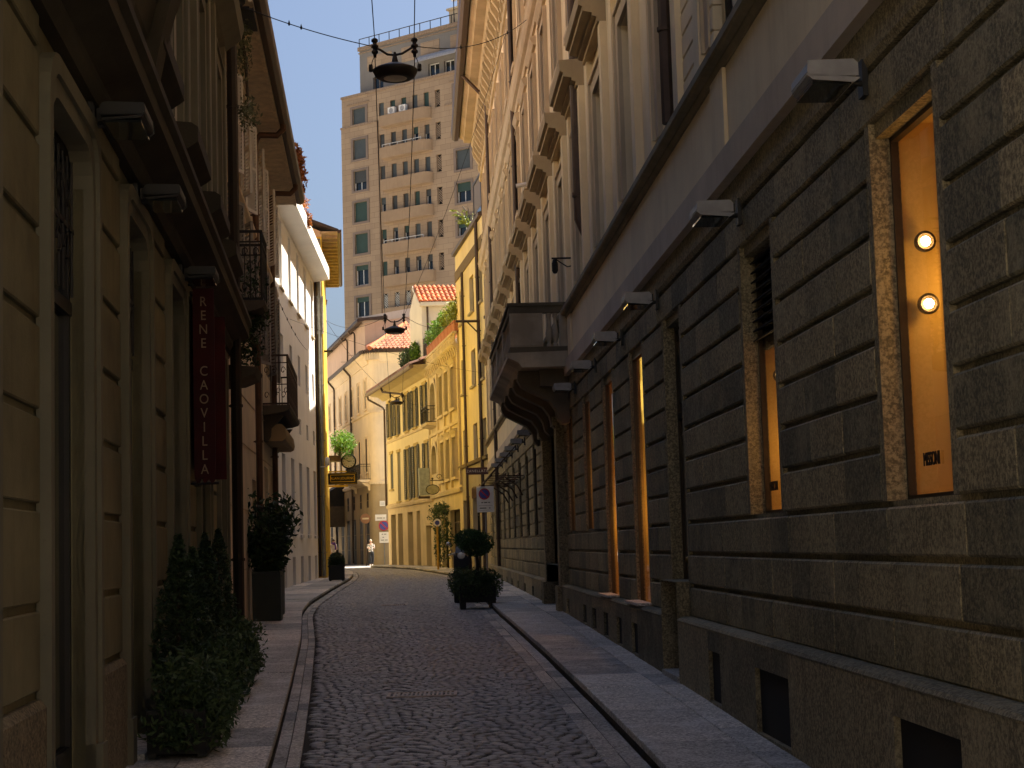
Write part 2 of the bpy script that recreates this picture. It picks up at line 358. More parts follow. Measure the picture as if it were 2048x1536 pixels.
def shutter(b, fr, s0, s1, z0, z1, n, mat, ang=0, hinge=None, slats=14, name='shutter'):
    """louvred leaf; swings about its hinge by ang"""
    mb = MB(); w = s1-s0; h = z1-z0; f = .055; t = .02
    mb.box(0, f, -t, t, 0, h).box(w-f, w, -t, t, 0, h).box(f, w-f, -t, t, 0, f).box(f, w-f, -t, t, h-f, h).box(f, w-f, -t, t, h*.5-f/2, h*.5+f/2)
    for half in ((f, h*.5-f/2), (h*.5+f/2, h-f)):
        k = slats//2; dz = (half[1]-half[0])/k
        for a in range(k): z = half[0]+dz*(a+.5); mb.q((f, -t*.9, z+dz*.42), (w-f, -t*.9, z+dz*.42), (w-f, t*.9, z-dz*.42), (f, t*.9, z-dz*.42))
    if hinge == 1: mb.v = [(v[0]-w, v[1], v[2]) for v in mb.v]; s = s1
    else: s = s0
    mb.v = [(v[0]*fr.sg, v[1], v[2]) for v in mb.v]
    o = mb.build(name, mat, b); o.location = (s*fr.sg, n, z0); o.rotation_euler = (0, 0, ang*fr.sg); return o
def architrave(mb, s0, s1, z0, z1, w=.18, p=.06, n=0, sill=True):
    mb.box(s0-w, s0, n, n+p, z0, z1+w).box(s1, s1+w, n, n+p, z0, z1+w).box(s0, s1, n, n+p, z1, z1+w)
    mb.box(s0-w-.03, s0-w, n, n+p+.03, z0, z1+w+.03).box(s1+w, s1+w+.03, n, n+p+.03, z0, z1+w+.03).box(s0-w, s1+w, n, n+p+.03, z1+w, z1+w+.03)
    if sill: mb.box(s0-w-.08, s1+w+.08, n, n+p+.07, z0-.12, z0)
def downpipe(b, fr, s, z0, z1, n=.1, r=.055, top=None, mat=None):
    mb = MB(fr); pts = [(s, n, z0), (s, n, z1)]
    if top: pts = [(s, n, z0), (s, n, z1-.25), (s, n+.03, z1-.12), (s, n+.1, z1-.04), (s, top[0]-.12, top[1]-.2), (s, top[0], top[1]-.08), (s, top[0], top[1]+.1)]
    mb.tube(pts, r, 8)
    z = z0+.9
    while z < z1-.3: mb.lathe([(r, -.02), (r+.015, -.02), (r+.015, .02), (r, .02)], (s, n, z), 8); mb.box(s-.012, s+.012, 0, n, z-.012, z+.012); z += 2.1
    return mb.build('downpipe', mat or lead, b, smooth=False)
def tiled(mb, p00, p10, p11, p01, nu, rows=1):
    """pantiles over a roof quad: rounded strips run from eave (p00-p10) to ridge (p01-p11); each course steps"""
    p00, p10, p11, p01 = map(Vector, (p00, p10, p11, p01)); up = (p10-p00).cross(p01-p00).normalized()
    if up.z < 0: up = -up
    for a in range(nu):
        for r in range(rows):
            def P(u, v): return (p00*(1-u)+p10*u)*(1-v)+(p01*(1-u)+p11*u)*v
            u0, u1 = a/nu, (a+1)/nu; w = (P(u1, 0)-P(u0, 0)).length; v0, v1 = r/rows, (r+1.12)/rows
            v1 = min(1, v1); i = len(mb.v); k = 6
            for v, lift in ((v0, w*.16), (v1, 0)):
                for c in range(k+1): t = c/k; q = P(u0+(u1-u0)*t, v)+up*(math.sin(math.pi*t)*w*.42+lift-.0); mb.v.append((q.x*mb.sg, q.y, q.z))
            for c in range(k): mb.f.append((i+c, i+c+1, i+k+1+c+1, i+k+1+c))
            mb.f.append(tuple(i+c for c in range(k+1)))
# ================================================================ right-hand palace (granite ground floor, cream storeys)
darkframe = simple('dark_walnut_frame', (.035, .024, .016), .6, 0, .3, 8)
dullglass = simple('dusty_glass', (.014, .013, .011), .35, 0, .2, 3, .25)
cream = plaster('cream_plaster', (.84, .71, .48), .12, .3, .1, 35)
creamtrim = plaster('cream_stone_trim', (.56, .46, .32), .15, .35, .1, 40)
ochretrim = plaster('ochre_cornice', (.52, .42, .25), .2, .3, .1, 30)
hoodm = plaster('brown_hood_stone', (.46, .36, .22), .18, .35, .1, 40)
pinkband = plaster('pink_stone_band', (.58, .49, .38), .2, .4, .12, 50)
gran = granite('rusticated_granite', (.25, .218, .135))
granpl = granite('granite_plinth', (.215, .188, .122))
mossy = plaster('mossy_ledge', (.28, .235, .15), .4, .5, .15, 25, stain=(.3, .3, .2))
pal = thing('palace', 'long palace with dark rusticated granite ground floor and cream storeys above, on the right', 'building', fr=R1)
S0, S1 = 2.6, 62.4
BAY = [21.4+2.95*k for k in range(-5, 14)]
GW = [(4.3, .55, 1.47), (8.15, .56, 1.47), (11.88, .55, 1.47), (16.05, .52, .02), (18.82, .56, .56), (21.8, .56, .56), (24.73, .53, 1.47), (27.65, .53, 1.47)]+[(33.7+2.95*k, .53, 1.47) for k in range(10)]
GT = 3.44
DEP = .13
gholes = [(c-h, c+h, z, GT, DEP if i < 4 else .05) for i, (c, h, z) in enumerate(GW)]+[(29.2, 32.2, .02, 3.72)]
# rustication: every course between the openings is a run of chamfered blocks
zs = [.58, .88, 1.18, 1.47, 1.765, 2.06, 2.35, 2.64, 2.935, 3.23, 3.525, 3.82]
for S_a, S_b in ((S0, 29.2), (32.2, S1)):
    mb = MB(R1)
    for zi, (a, b) in enumerate(zip(zs, zs[1:])):
        cuts = sorted([(h[0]-.085, h[1]+.085) for h in gholes if h[2] < b-.02 and h[3] > a+.05 and S_a <= h[0] and h[1] <= S_b and h[1]-h[0] < 2]); run = []; p = S_a
        for c in cuts: run.append((p, c[0])); p = c[1]
        run.append((p, S_b))
        for c, d in run:
            if d-c < .1: continue
            n = max(1, round((d-c)/(.62 if zi < 3 else .95))); e = sorted([c, d]+[c+(d-c)*(k+random.uniform(-.12, .12))/n for k in range(1, n)])
            for u, v in zip(e, e[1:]):
                f = random.uniform(-.003, .003); g = .007 if zi < 3 else .004
                mb.prism([(-.1, a), (f-.012, a), (f, a+.012), (f, b-.046), (f-.012, b-.034), (-.1, b-.034)], u+(g if u > c else .004), v-(g if v < d else .004))
    mb.build('rustication', gran, pal)
for h in gholes[:-1]:
    for a, b in ((h[0]-.085, h[0]+.003), (h[1]-.003, h[1]+.085)): MB(R1).box(a, b, -.1, -.004, max(.58, h[2]), GT+.08).build('jamb_strip', gran, pal)
GWALL = lambda vs: MB(R1).wall(S0, S1, -.6, 4.1, gholes+vs, DEP+.0, -.04).build('ground_floor_wall', gran, pal)
# plinth with cellar openings
vents = [(10.8, 11.9, -.09, .37), (7.3, 8.36, -.14, .38), (4.0, 5.0, -.2, .38)]+[(c-.27, c+.27, pz(c)+.02, .37) for c in (13.6, 18.8, 20.3, 21.8, 23.3, 24.7, 27.6)]+[(33.7+2.95*k-.3, 33.7+2.95*k+.3, .05, .36) for k in range(10)]
mb = MB(R1); hs = [h for h in vents]+[(15.53, 16.57, -.7, .9), (29.2, 32.2, -.7, .9)]
mb.wall(S0, S1, -.6, .53, hs, .35, .12)
ends = [S0, 15.53, 16.57, 29.2, 32.2, S1]
for a, b in zip(ends[::2], ends[1::2]):
    x = a
    while x < b-.01:
        e = min(b, x+random.uniform(1.6, 2.4)); e = b if b-e < .5 else e
        mb.prism([(-.05, .53), (.121, .53), (.126, .545), (.11, .565), (.06, .578), (-.05, .58)], x+.004, e-.004); x = e
mb.build('plinth', granpl, pal)
for h in vents: MB(R1).box(h[0]+.004, h[1]-.004, .07, .085, h[2], h[3]-.004).build('cellar_vent_shade_sheet', inside, pal)  # dark sheet near the surface stands in for the shade inside each opening
GWALL([(h[0]+.002, h[1]-.002, h[2], h[3]+.002, .3) for h in vents])
for a in (18.2, 21.2): MB(R1).box(a, a+1.2, -.02, .15, .582, .61).build('window_sill', slabm, pal)
mb = MB(R1); mb.box(15.55, 16.55, -.3, .14, -.4, .02); mb.build('door_step', kerbm, pal)
# string course, frieze, ledge
mb = MB(R1); mb.prism([(-.2, 3.82), (.0, 3.82), (.02, 3.86), (.02, 4.05), (-.2, 4.05)], S0, S1); mb.build('granite_lintel_course', gran, pal)
mb = MB(R1); mb.prism([(-.2, 4.05), (.10, 4.05), (.10, 4.29), (.045, 4.3), (-.2, 4.3)], S0, S1)
mb.build('string_band', pinkband, pal)
mb = MB(R1); mb.prism([(-.2, 4.3), (.03, 4.3), (.03, 4.965), (-.2, 4.965)], S0, S1)
for c in (12.5, 26.2, 35.4): mb.box(c, c+.55, .03, .06, 4.3, 4.965)
mb.build('frieze', cream, pal)
mb = MB(R1); mb.prism([(-.2, 4.965), (.05, 4.965), (.075, 5.0), (.075, 5.02), (.13, 5.03), (.15, 5.05), (.15, 5.11), (-.2, 5.16)], S0, S1)
mb.build('ledge', mossy, pal)
# upper storeys
W = .52; F1 = (5.3, 7.38); F2 = (9.15, 11.0); F3 = (12.75, 14.6); HOLES = []
for c in BAY:
    for z0, z1 in (F1, F2, F3): HOLES.append((c-W, c+W, z0, z1))
mb = MB(R1); mb.wall(S0, S1, 5.1, 16.6, HOLES, .16); mb.build('wall', cream, pal)
for c in BAY:
    for z0, z1 in (F1, F2, F3):
        window(pal, R1, c-W, c+W, z0, z1, .16, darkframe, mull=1, trans=.68, g=dullglass)
for c in BAY:
    mb = MB(R1); architrave(mb, c-W, c+W, *F1, w=.17, p=.05, sill=False); mb.build('window_surround', creamtrim, pal)
    mb = MB(R1); architrave(mb, c-W, c+W, *F3, w=.15, p=.05); mb.build('window_surround', creamtrim, pal)
    mb = MB(R1); architrave(mb, c-W, c+W, *F2, w=.15, p=.05)
    mb.prism([(0, 11.3), (.06, 11.3), (.12, 11.42), (.12, 11.46), (0, 11.5)], c-.85, c+.85)
    mb.build('window_surround', creamtrim, pal)
    for s in (c-W-.5, c+W+.24): MB(R1).box(s, s+.26, 0, .09, 5.14, 7.9).build('pilaster_strip', cream, pal)
for c in BAY:
    mb = MB(R1); mb.prism([(0, 7.9), (.12, 7.91), (.12, 7.97), (.18, 7.99), (.18, 8.03), (.30, 8.05), (.30, 8.11), (.35, 8.13), (.36, 8.29), (0, 8.31)], c-.98, c+.98)
    mb.build('window_hood', hoodm, pal)
# quoin panels with fine grooves beside the first windows
mb = MB(R1)
for s0, s1 in ((12.95, 14.65),):
    for k in range(30):
        z = 5.2+k*.21
        if z < 11.3: mb.pillow(s0, s1, z, z+.2, -.05, .035, .012)
mb.build('quoin_panel', cream, pal)
mb = MB(R1); mb.prism([(0, 11.62), (.05, 11.62), (.07, 11.72), (.14, 11.76), (.18, 11.84), (.19, 11.9), (.19, 11.95), (.22, 12.0), (0, 12.06)], S0, S1); mb.build('upper_string_course', creamtrim, pal)
mb = MB(R1); mb.prism([(0, 12.06), (.03, 12.06), (.03, 12.6), (0, 12.62)], S0, S1)
k = S0
mb.build('upper_dado', creamtrim, pal)
# main cornice: frieze, brackets, dentils, overhanging slab and gutter
mb = MB(R1); mb.prism([(-.1, 15.2), (.06, 15.2), (.08, 15.3), (.05, 15.34), (.05, 16.2), (.12, 16.3), (.16, 16.42), (.16, 16.5), (.3, 16.52), (.34, 16.62), (.34, 16.72), (.62, 16.74), (.66, 16.86), (.78, 16.92), (.82, 17.06), (-.3, 17.12)], S0, S1); mb.build('cornice', ochretrim, pal)
mb = MB(R1); s = S0+.1
while s < S1-.1:
    mb.box(s, s+.09, .16, .30, 16.42, 16.52); s += .18
mb.build('dentil_row', ochretrim, pal)
mb = MB(R1); s = S0+.2
while s < S1-.3:
    mb.prism([(.04, 15.5), (.1, 15.52), (.13, 15.65), (.12, 15.8), (.2, 15.95), (.3, 16.1), (.34, 16.3), (.15, 16.34), (.05, 16.3)], s, s+.2)
    mb.ball((s+.52, .06, 15.85), (.16, .045, .2), 8, 6); s += .82
mb.build('cornice_bracket_row', ochretrim, pal)
mb = MB(R1); mb.prism([(.79, 17.0), (.825, 16.86), (.98, 16.84), (1.08, 16.92), (1.1, 17.25), (1.05, 17.25), (1.0, 17.05), (.79, 17.1)], S0, S1+.15); mb.build('gutter', lead, pal)
mb = MB(R1); mb.prism([(.9, 17.15), (-5, 19.2), (-5, 17.0), (-.3, 17.0)], S0, S1); mb.build('roof', tiles('roof_tiles', (.33, .13, .07)), pal)
body(pal, R1, S0, S1, 17.0, 11, front=.3, z0=4.1); body(pal, R1, S0, S1, 4.1, 11, front=1.25)
mb = MB(R1); mb.q((S1, 0, -.3), (S1, -11, -.3), (S1, -11, 17), (S1, 0, 17)).q((S0, 0, -.3), (S0, -11, -.3), (S0, -11, 17), (S0, 0, 17)); mb.build('end_wall', cream, pal)
downpipe(pal, R1, 39.2, 5.3, 15.2, .1, .06); downpipe(pal, R1, 53.7, .6, 16.2, .1, .06, top=(.86, 16.95))
mb = MB(R1); mb.tube([(23.65, .11, 16.2), (23.65, .11, 6.15), (23.65, .11, 6.0), (23.6, .02, 5.75), (23.6, -.1, 5.7)], .075, 10)
for z in (6.35, 8.6, 10.8, 13.2): mb.lathe([(.075, -.03), (.095, -.03), (.095, .03), (.075, .03)], (23.65, .11, z), 10); mb.box(23.64, 23.66, 0, .2, z-.01, z+.01)
mb.build('downpipe', lead, pal)
downpipe(pal, R1, 14.95, 5.15, 15.2, .1, .07)
# ---- openings of the ground floor
bronze = simple('dark_bronze', (.05, .036, .022), .4, .5, .2, 12)
warmwall = simple('display_wall', (.72, .50, .16), .7, 0, .08, 2)
hot = emit('spot_bulb', (1.0, .62, .22), 40)
def pointlight(name, fr, s, n, z, w, r=.06, col=(1, .52, .12)):
    l = bpy.data.lights.new(name, 'POINT'); l.energy = w; l.color = col; l.shadow_soft_size = r
    o = bpy.data.objects.new(name, l); COL.objects.link(o); o.location = fr.w(s, n, z); return o
for i, (c, h, z0) in enumerate(GW):
    door = i == 3
    dp = DEP if i < 4 else .05; mb = MB(R1); k = -dp
    mb.box(c-h, c-h+.02, k-.03, k+.012, z0, GT).box(c+h-.02, c+h, k-.03, k+.012, z0, GT).box(c-h, c+h, k-.03, k+.012, GT-.025, GT).box(c-h, c+h, k-.03, k+.012, z0, z0+.025)
    if door:
        mb.box(c-.03, c+.03, k-.02, k+.02, z0, GT).box(c-h, c+h, k-.02, k+.015, 2.5, 2.56)
        for a, b in ((c-h+.02, c-.03), (c+.03, c+h-.02)):
            mb.box(a, b, k-.06, k-.02, z0, GT)
            for z, y in ((.2, .9), (1.05, 2.35), (2.65, 3.3)): mb.pillow(a+.08, b-.08, z, y, k-.02, k+.01, .02)
        o = mb.build('door', bronze, pal); q = MB(R1); q.ball((c-.08, k+.05, 1.1), .035, 8, 6); q.build('handle', simple('brass', (.35, .22, .07), .35, .8), o); continue
    lit = i in (1, 2, 4, 5, 6, 7)
    o = mb.build('display_window' if lit else 'window', bronze, pal)
    q = MB(R1); q.q((c-h+.015, k-.015, z0+.02), (c+h-.015, k-.015, z0+.02), (c+h-.015, k-.015, GT-.02), (c-h+.015, k-.015, GT-.02)); q.build('pane', clearglass() if lit else glass, o)
    q = MB(R1); a, b, n1, n0 = c-h-.12, c+h+.06, -dp-.035, -1.15
    q.q((a, n0, z0), (b, n0, z0), (b, n0, GT+.1), (a, n0, GT+.1)).q((b, n0, z0), (b, n1, z0), (b, n1, GT+.1), (b, n0, GT+.1)).q((a, n0, z0), (a, n1, z0), (a, n1, GT+.1), (a, n0, GT+.1)).q((a, n0, z0), (b, n0, z0), (b, n1, z0), (a, n1, z0)).q((a, n0, GT+.1), (b, n0, GT+.1), (b, n1, GT+.1), (a, n1, GT+.1))
    if lit: q.box(b-.05, b-.001, -.42, -.40, z0, GT)
    q.build('display_recess', warmwall if lit else inside, o)
    if not lit: continue
    if i == 2:
        MB(R1).box(c-h+.01, c+h-.01, -DEP-.06, -DEP-.03, 2.72, GT).build('louvre_panel', inside, o)
        for z in [2.8+.075*k for k in range(9)]: MB(R1).prism([(-DEP+.0, z), (-DEP+.05, z-.02), (-DEP+.05, z-.008), (-DEP+.0, z+.012)], c-h, c+h).build('louvre_slat', inside, o)
    if i in (1, 2):
        for z in (2.86, 2.52):
            sp = MB(); sp.lathe([(.0, .02), (.05, .02), (.056, .0), (.058, -.03), (.044, -.032), (.038, -.008), (.0, -.006)], (0, 0, 0), 20, 'y')
            e = sp.build('spot_lamp', bronze, o); e.location = (b-.09 if i == 1 else b-.09, -.27, z); e.rotation_euler = (0, 0, math.pi/2)
            bb = MB(); bb.ball((0, -.03, 0), (.027, .012, .027), 14, 8); e2 = bb.build('bulb', hot, e, True)
            e.rotation_euler = (0, 0, -math.pi/2)
    pw = {1: 1.8, 2: 1.3, 4: 2.4, 5: 3.6, 6: 1.6, 7: 1.4}[i]
    zl = {1: 2.6, 2: 2.0, 4: 1.7, 5: 1.6, 6: 2.3, 7: 2.2}[i]
    pointlight('display_light', R1, c+h-.22, -.5, zl, pw)
    if i in (1, 2):
        text('MISSONI', .1, inside, o, (c+.17 if i == 1 else c+.29, -DEP-.005, z0+.2), (math.pi/2, 0, math.pi), spacing=1.0, sx=.72)
# portal doors below the balcony
mb = MB(R1); k = -.1
for a, b in ((29.25, 30.7), (30.7, 32.15)):
    mb.box(a+.01, b-.01, -.42, -.36, .05, 3.7)
    for z, y in ((.25, 1.1), (1.25, 2.5), (2.65, 3.5)): mb.pillow(a+.2, b-.2, z, y, -.36, -.32, .03)
mb.build('portal_door', brownwood, pal)
mb = MB(R1)
for a, b in ((28.75, 29.2), (32.2, 32.65)):
    mb.box(a, b, -.1, .14, .02, 3.5); mb.box(a-.05, b+.05, -.1, .2, .02, .55); mb.box(a-.04, b+.04, -.1, .2, 3.35, 3.5)
mb.box(28.7, 32.7, -.1, .12, 3.5, 3.95); mb.build('portal_frame', granpl, pal)
# stone balcony over the portal
bst = plaster('balcony_stone', (.50, .43, .32), .4, .55, .15, 30)
B0, B1, BP = 26.9, 34.6, 1.0
bal = thing('balcony', None, None); bal.parent = pal
def addb(mb, name, mat, **k):
    return mb.build(name, mat, bal, **k)
mb = MB(R1); mb.prism([(0, 4.18), (.82, 4.18), (.86, 4.25), (.95, 4.3), (BP+.04, 4.34), (BP+.04, 4.42), (0, 4.44)], B0-.05, B1+.05); addb(mb, 'slab', bst)
mb = MB(R1); mb.box(B0, B0+.13, 0, BP, 5.08, 5.2).box(B1-.13, B1, 0, BP, 5.08, 5.2).box(B0+.13, B1-.13, BP-.14, BP-.003, 5.08, 5.2)
mb.box(B0-.03, B1+.03, BP-.18, BP+.03, 5.2, 5.25).box(B0-.03, B0+.16, 0, BP-.18, 5.2, 5.25).box(B1-.16, B1+.03, 0, BP-.18, 5.2, 5.25)
mb.box(B0, B0+.15, 0, BP, 4.43, 4.52).box(B1-.15, B1, 0, BP, 4.43, 4.52).box(B0+.15, B1-.15, BP-.16, BP-.003, 4.43, 4.52); addb(mb, 'handrail', plaster('stained_coping', (.16, .135, .09), .4, .5, .15, 25))
for s0 in [B0, B1-.16]+[B0+(B1-B0)*k/3-.2 for k in (1, 2)]:
    mb = MB(R1); mb.box(s0, s0+(.16 if s0 in (B0, B1-.16) else .4), BP-.16, BP-.006, 4.52, 5.08); addb(mb, 'pedestal', bst)
for s0 in (B0, B1-.14):
    mb = MB(R1); mb.box(s0+.004, s0+.136, .02, .17, 4.52, 5.08); addb(mb, 'pedestal', bst)
    mb = MB(R1); mb.box(s0+.004, s0+.136, BP-.55, BP-.16, 4.52, 5.08)
    sp = s0-.008 if s0 == B0 else s0+.136
    for q in ((BP-.53, BP-.5), (BP-.05, BP-.02)): mb.box(sp, sp+.012, *q, 4.54, 5.06)
    for q in ((4.54, 4.57), (5.03, 5.06)): mb.box(sp, sp+.012, BP-.5, BP-.05, *q)
    addb(mb, 'panel', bst)
def baluster(s, n):
    m = MB(R1); m.lathe([(.045, 4.52), (.045, 4.56), (.028, 4.58), (.036, 4.62), (.058, 4.68), (.06, 4.74), (.04, 4.84), (.026, 4.94), (.028, 5.0), (.045, 5.02), (.045, 5.08)], (s, n, 0), 10); return m.build('baluster', bst, bal, True)
for s0 in (B0+.07, B1-.07):
    for n in (.24, .345): baluster(s0, n)
for k in range(3):
    a, b = B0+(B1-B0)*k/3+.28, B0+(B1-B0)*(k+1)/3-.28
    for q in range(11): baluster(a+(b-a)*q/10, BP-.08)
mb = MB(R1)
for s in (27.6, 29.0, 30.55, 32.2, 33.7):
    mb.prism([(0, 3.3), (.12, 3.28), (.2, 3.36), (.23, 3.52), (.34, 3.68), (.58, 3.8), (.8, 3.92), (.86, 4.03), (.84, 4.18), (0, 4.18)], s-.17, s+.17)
mb.box(B0+.3, B1-.3, 0, .5, 3.9, 4.18); addb(mb, 'bracket', plaster('dark_bracket', (.17, .14, .1), .3, .4, .12, 30))  # bracket colour darker than the slab it carries
# ---- floodlights under the string course
fgrey = simple('floodlight_casing', (.30, .30, .30), .45, .2, .12, 10); fdark = simple('floodlight_dark', (.03, .03, .03), .5, .2)
def floodlight(fr, s, z, label, n=.0, body_mat=None, w=.21, size=1.0):
    t = thing('floodlight', label, 'floodlight', 'floodlights along the facades', fr=fr, loc=(s, n, z))
    h = w*size; m = MB()
    m.prism([(.1, .0), (.355*size, .0), (.365*size, .02), (.36*size, .075), (.12, .08), (.1, .06)], -h, h); m.prism([(.1, -.02), (.12, -.035), (.34*size, -.018), (.36*size, .0)], -h, h)
    m.build('housing', body_mat or fgrey, t, bevel=.006)
    m = MB(); m.box(-h+.02, h-.02, .13, .34*size, -.045, -.03); m.build('lens', glass, t)
    m = MB(); m.box(-.05, .05, .0, .03, -.07, .13); m.tube([(-.03, .02, .0), (-.03, .09, .0), (-.03, .13, .03)], .018, 8); m.box(-.09, .09, .06, .11, -.0, .08); m.build('arm', fdark, t); return t
fl = floodlight(R1, 8.7, 3.74, 'grey floodlight above the lit shop window nearest on the right')
fl.rotation_euler = fl.rotation_euler
fdesc = [(12.3, 'grey floodlight above the second lit shop window on the right wall'), (16.8, 'grey floodlight over the dark bronze door of the palace'), (19.9, 'grey floodlight between the palace door and the stone balcony, next after the door'), (23.0, 'grey floodlight next to the one nearest the stone balcony on the street-side wall'), (26.2, 'grey floodlight closest to the near end of the stone balcony')]
for k in range(6): fdesc.append((36.8+2.95*k, ['first grey floodlight beyond the stone balcony', 'second grey floodlight in the row beyond the stone balcony', 'third grey floodlight beyond the stone balcony', 'fourth grey floodlight beyond the stone balcony, above the iron canopy', 'fifth grey floodlight beyond the stone balcony', 'last grey floodlight of the palace, beside the dark red shop sign'][k]))
for s, lb in fdesc:
    c = copy_tree(fl); c.matrix_world = R1.M @ Matrix.Translation((s, 0, 3.74)); c['label'] = lb
# ---- iron canopy, wall hook and small bracket on the palace
t = thing('iron_canopy', 'rusty iron trellis canopy hanging on rods over the pavement beyond the stone balcony', 'canopy', fr=R1, loc=(45, 0, 0))
rust = simple('rusty_iron', (.06, .032, .018), .8, .2, .4, 15)
mb = MB(); 
for n in (.1, .45, .8): mb.box(-4.2, 3.5, n-.02, n+.02, 3.0, 3.05)
mb.build('rail', rust, t); mb = MB()
for k in range(7): s = -4.2+7.7*k/6; mb.box(s-.014, s+.014, .0, .85, 2.975, 3.0)
mb.build('bar', rust, t); mb = MB()
for s in (-3.9, -1.4, 1.0, 3.3): mb.tube([(s, .02, 3.9), (s, .8, 3.03)], .015, 6); mb.tube([(s, .02, 2.5), (s, .15, 2.75), (s, .45, 2.96)], .02, 6)
mb.build('tie_rod', rust, t)
t = thing('wall_lantern_bracket', 'small dark iron lantern bracket on the cream wall above the balcony', 'bracket', fr=R1, loc=(25.9, 0, 5.75))
mb = MB(); mb.box(-.03, .03, 0, .02, -.12, .12).tube([(0, 0, .06), (0, .35, .06)], .014, 6).tube([(0, 0, -.06), (0, .1, -.08), (0, .22, 0), (0, .3, .06)], .01, 6); mb.build('arm', iron, t)
mb = MB(); mb.lathe([(0, .05), (.03, .04), (.05, -.02), (.05, -.14), (.03, -.18), (0, -.19)], (0, .3, 0), 10); mb.build('lantern', iron, t)
t = thing('wall_camera', 'white security camera on the palace wall beside a window hood', 'camera', fr=R1, loc=(33.8, 0, 8.75))
mb = MB(); mb.tube([(0, 0, 0), (0, .12, 0)], .015, 6); mb.build('arm', white, t); mb = MB(); mb.tube([(-.05, .1, .02), (-.05, .4, -.03)], .045, 10); mb.build('housing', white, t)
# ================================================================ left-hand row
# ---- nearest house: dark ochre render with sunk joints and moulded openings
ochre = plaster('dark_ochre_render', (.185, .168, .098), .4, .6, .12, 45, bmp=.4)
surr = plaster('greyed_window_surround', (.155, .146, .102), .2, .4, .15, 40)
ledgem = plaster('dark_ledge', (.055, .047, .032), .4, .4, .15, 25)  # one dark colour for ledge, sills, cornice and balcony
creaml = plaster('weathered_cream', (.5, .43, .33), .25, .4, .12, 35)
base1 = granite('rough_base_stone', (.17, .145, .095), .9)
h1 = thing('townhouse', 'dark ochre house with moulded shop openings and dark ledge, nearest on the left', 'building', fr=L1)
A0, A1 = -12.4, 8.1
OP = [(-5.76-3.06*k, .73) for k in range(1, 3)]+[(-5.76, .73), (-2.70, .66), (.36, .66), (3.4, .66), (6.3, .62)]
OPZ = [(c-h, c+h, pz(15+c)-.02, 3.78) for c, h in OP]
mb = MB(L1); mb.wall(A0, A1, -.6, 4.06, OPZ, .16, -.03); mb.build('ground_floor_wall', ochre, h1)
edges = [A0]+[x for c, h in sorted(OP) for x in (c-h-.2, c+h+.2)]+[A1]
mb = MB(L1); gzs = [.63, 1.06, 1.55, 2.02, 2.48, 2.94, 3.41, 3.88]
for a, b in zip(edges[::2], edges[1::2]):
    if b-a < .15: continue
    mb = MB(L1)
    for z0, z1 in zip(gzs, gzs[1:]): mb.pillow(a, b, z0+.022, z1-.022, -.05, .0, .008)
    mb.pillow(a, b, 3.9, 4.06, -.05, 0, .008); mb.build('rendered_panel', ochre, h1)
    mb = MB(L1); mb.box(a, b, -.05, .03, -.6, .55); mb.prism([(-.05, .55), (.03, .55), (.03, .57), (0, .61), (-.05, .61)], a, b); mb.build('base', base1, h1)
def shoulder_frame(mb, s0, s1, z0, z1, w, n0, n1, r=.22):
    """moulded band round an opening whose upper corners are rounded"""
    def loop(o):
        a, b, t = s0-o, s1+o, z1+o; rr = r+o*.6
        pts = [(a, z0), (a, t-rr)]+[(a+rr-rr*math.cos(x), t-rr+rr*math.sin(x)) for x in (.4, .8, 1.2, 1.57)]+[(b-rr+rr*math.sin(x), t-rr+rr*math.cos(x)) for x in (0, .4, .8, 1.2)]+[(b, t-rr), (b, z0)]
        return pts
    A, B = loop(0), loop(w)
    for i in range(len(A)-1):
        a, a2, b, b2 = A[i], A[i+1], B[i], B[i+1]
        mb.q((a[0], n1, a[1]), (a2[0], n1, a2[1]), (b2[0], n1, b2[1]), (b[0], n1, b[1]))
        mb.q((b[0], n1, b[1]), (b2[0], n1, b2[1]), (b2[0], n0, b2[1]), (b[0], n0, b[1]))
        mb.q((a[0], n1, a[1]), (a2[0], n1, a2[1]), (a2[0], n0-.08, a2[1]), (a[0], n0-.08, a[1]))
    for s, t in ((s0, s0+r), (s1, s1-r)):      # spandrels that fill the square opening behind the rounded corner
        d = 1 if t > s else -1; c = [(s, z1-r)]+[(s+d*(r-r*math.cos(x)), z1-r+r*math.sin(x)) for x in (.4, .8, 1.2, 1.57)]+[(s, z1)]
        mb.q(*[(p[0], n0-.03, p[1]) for p in c])
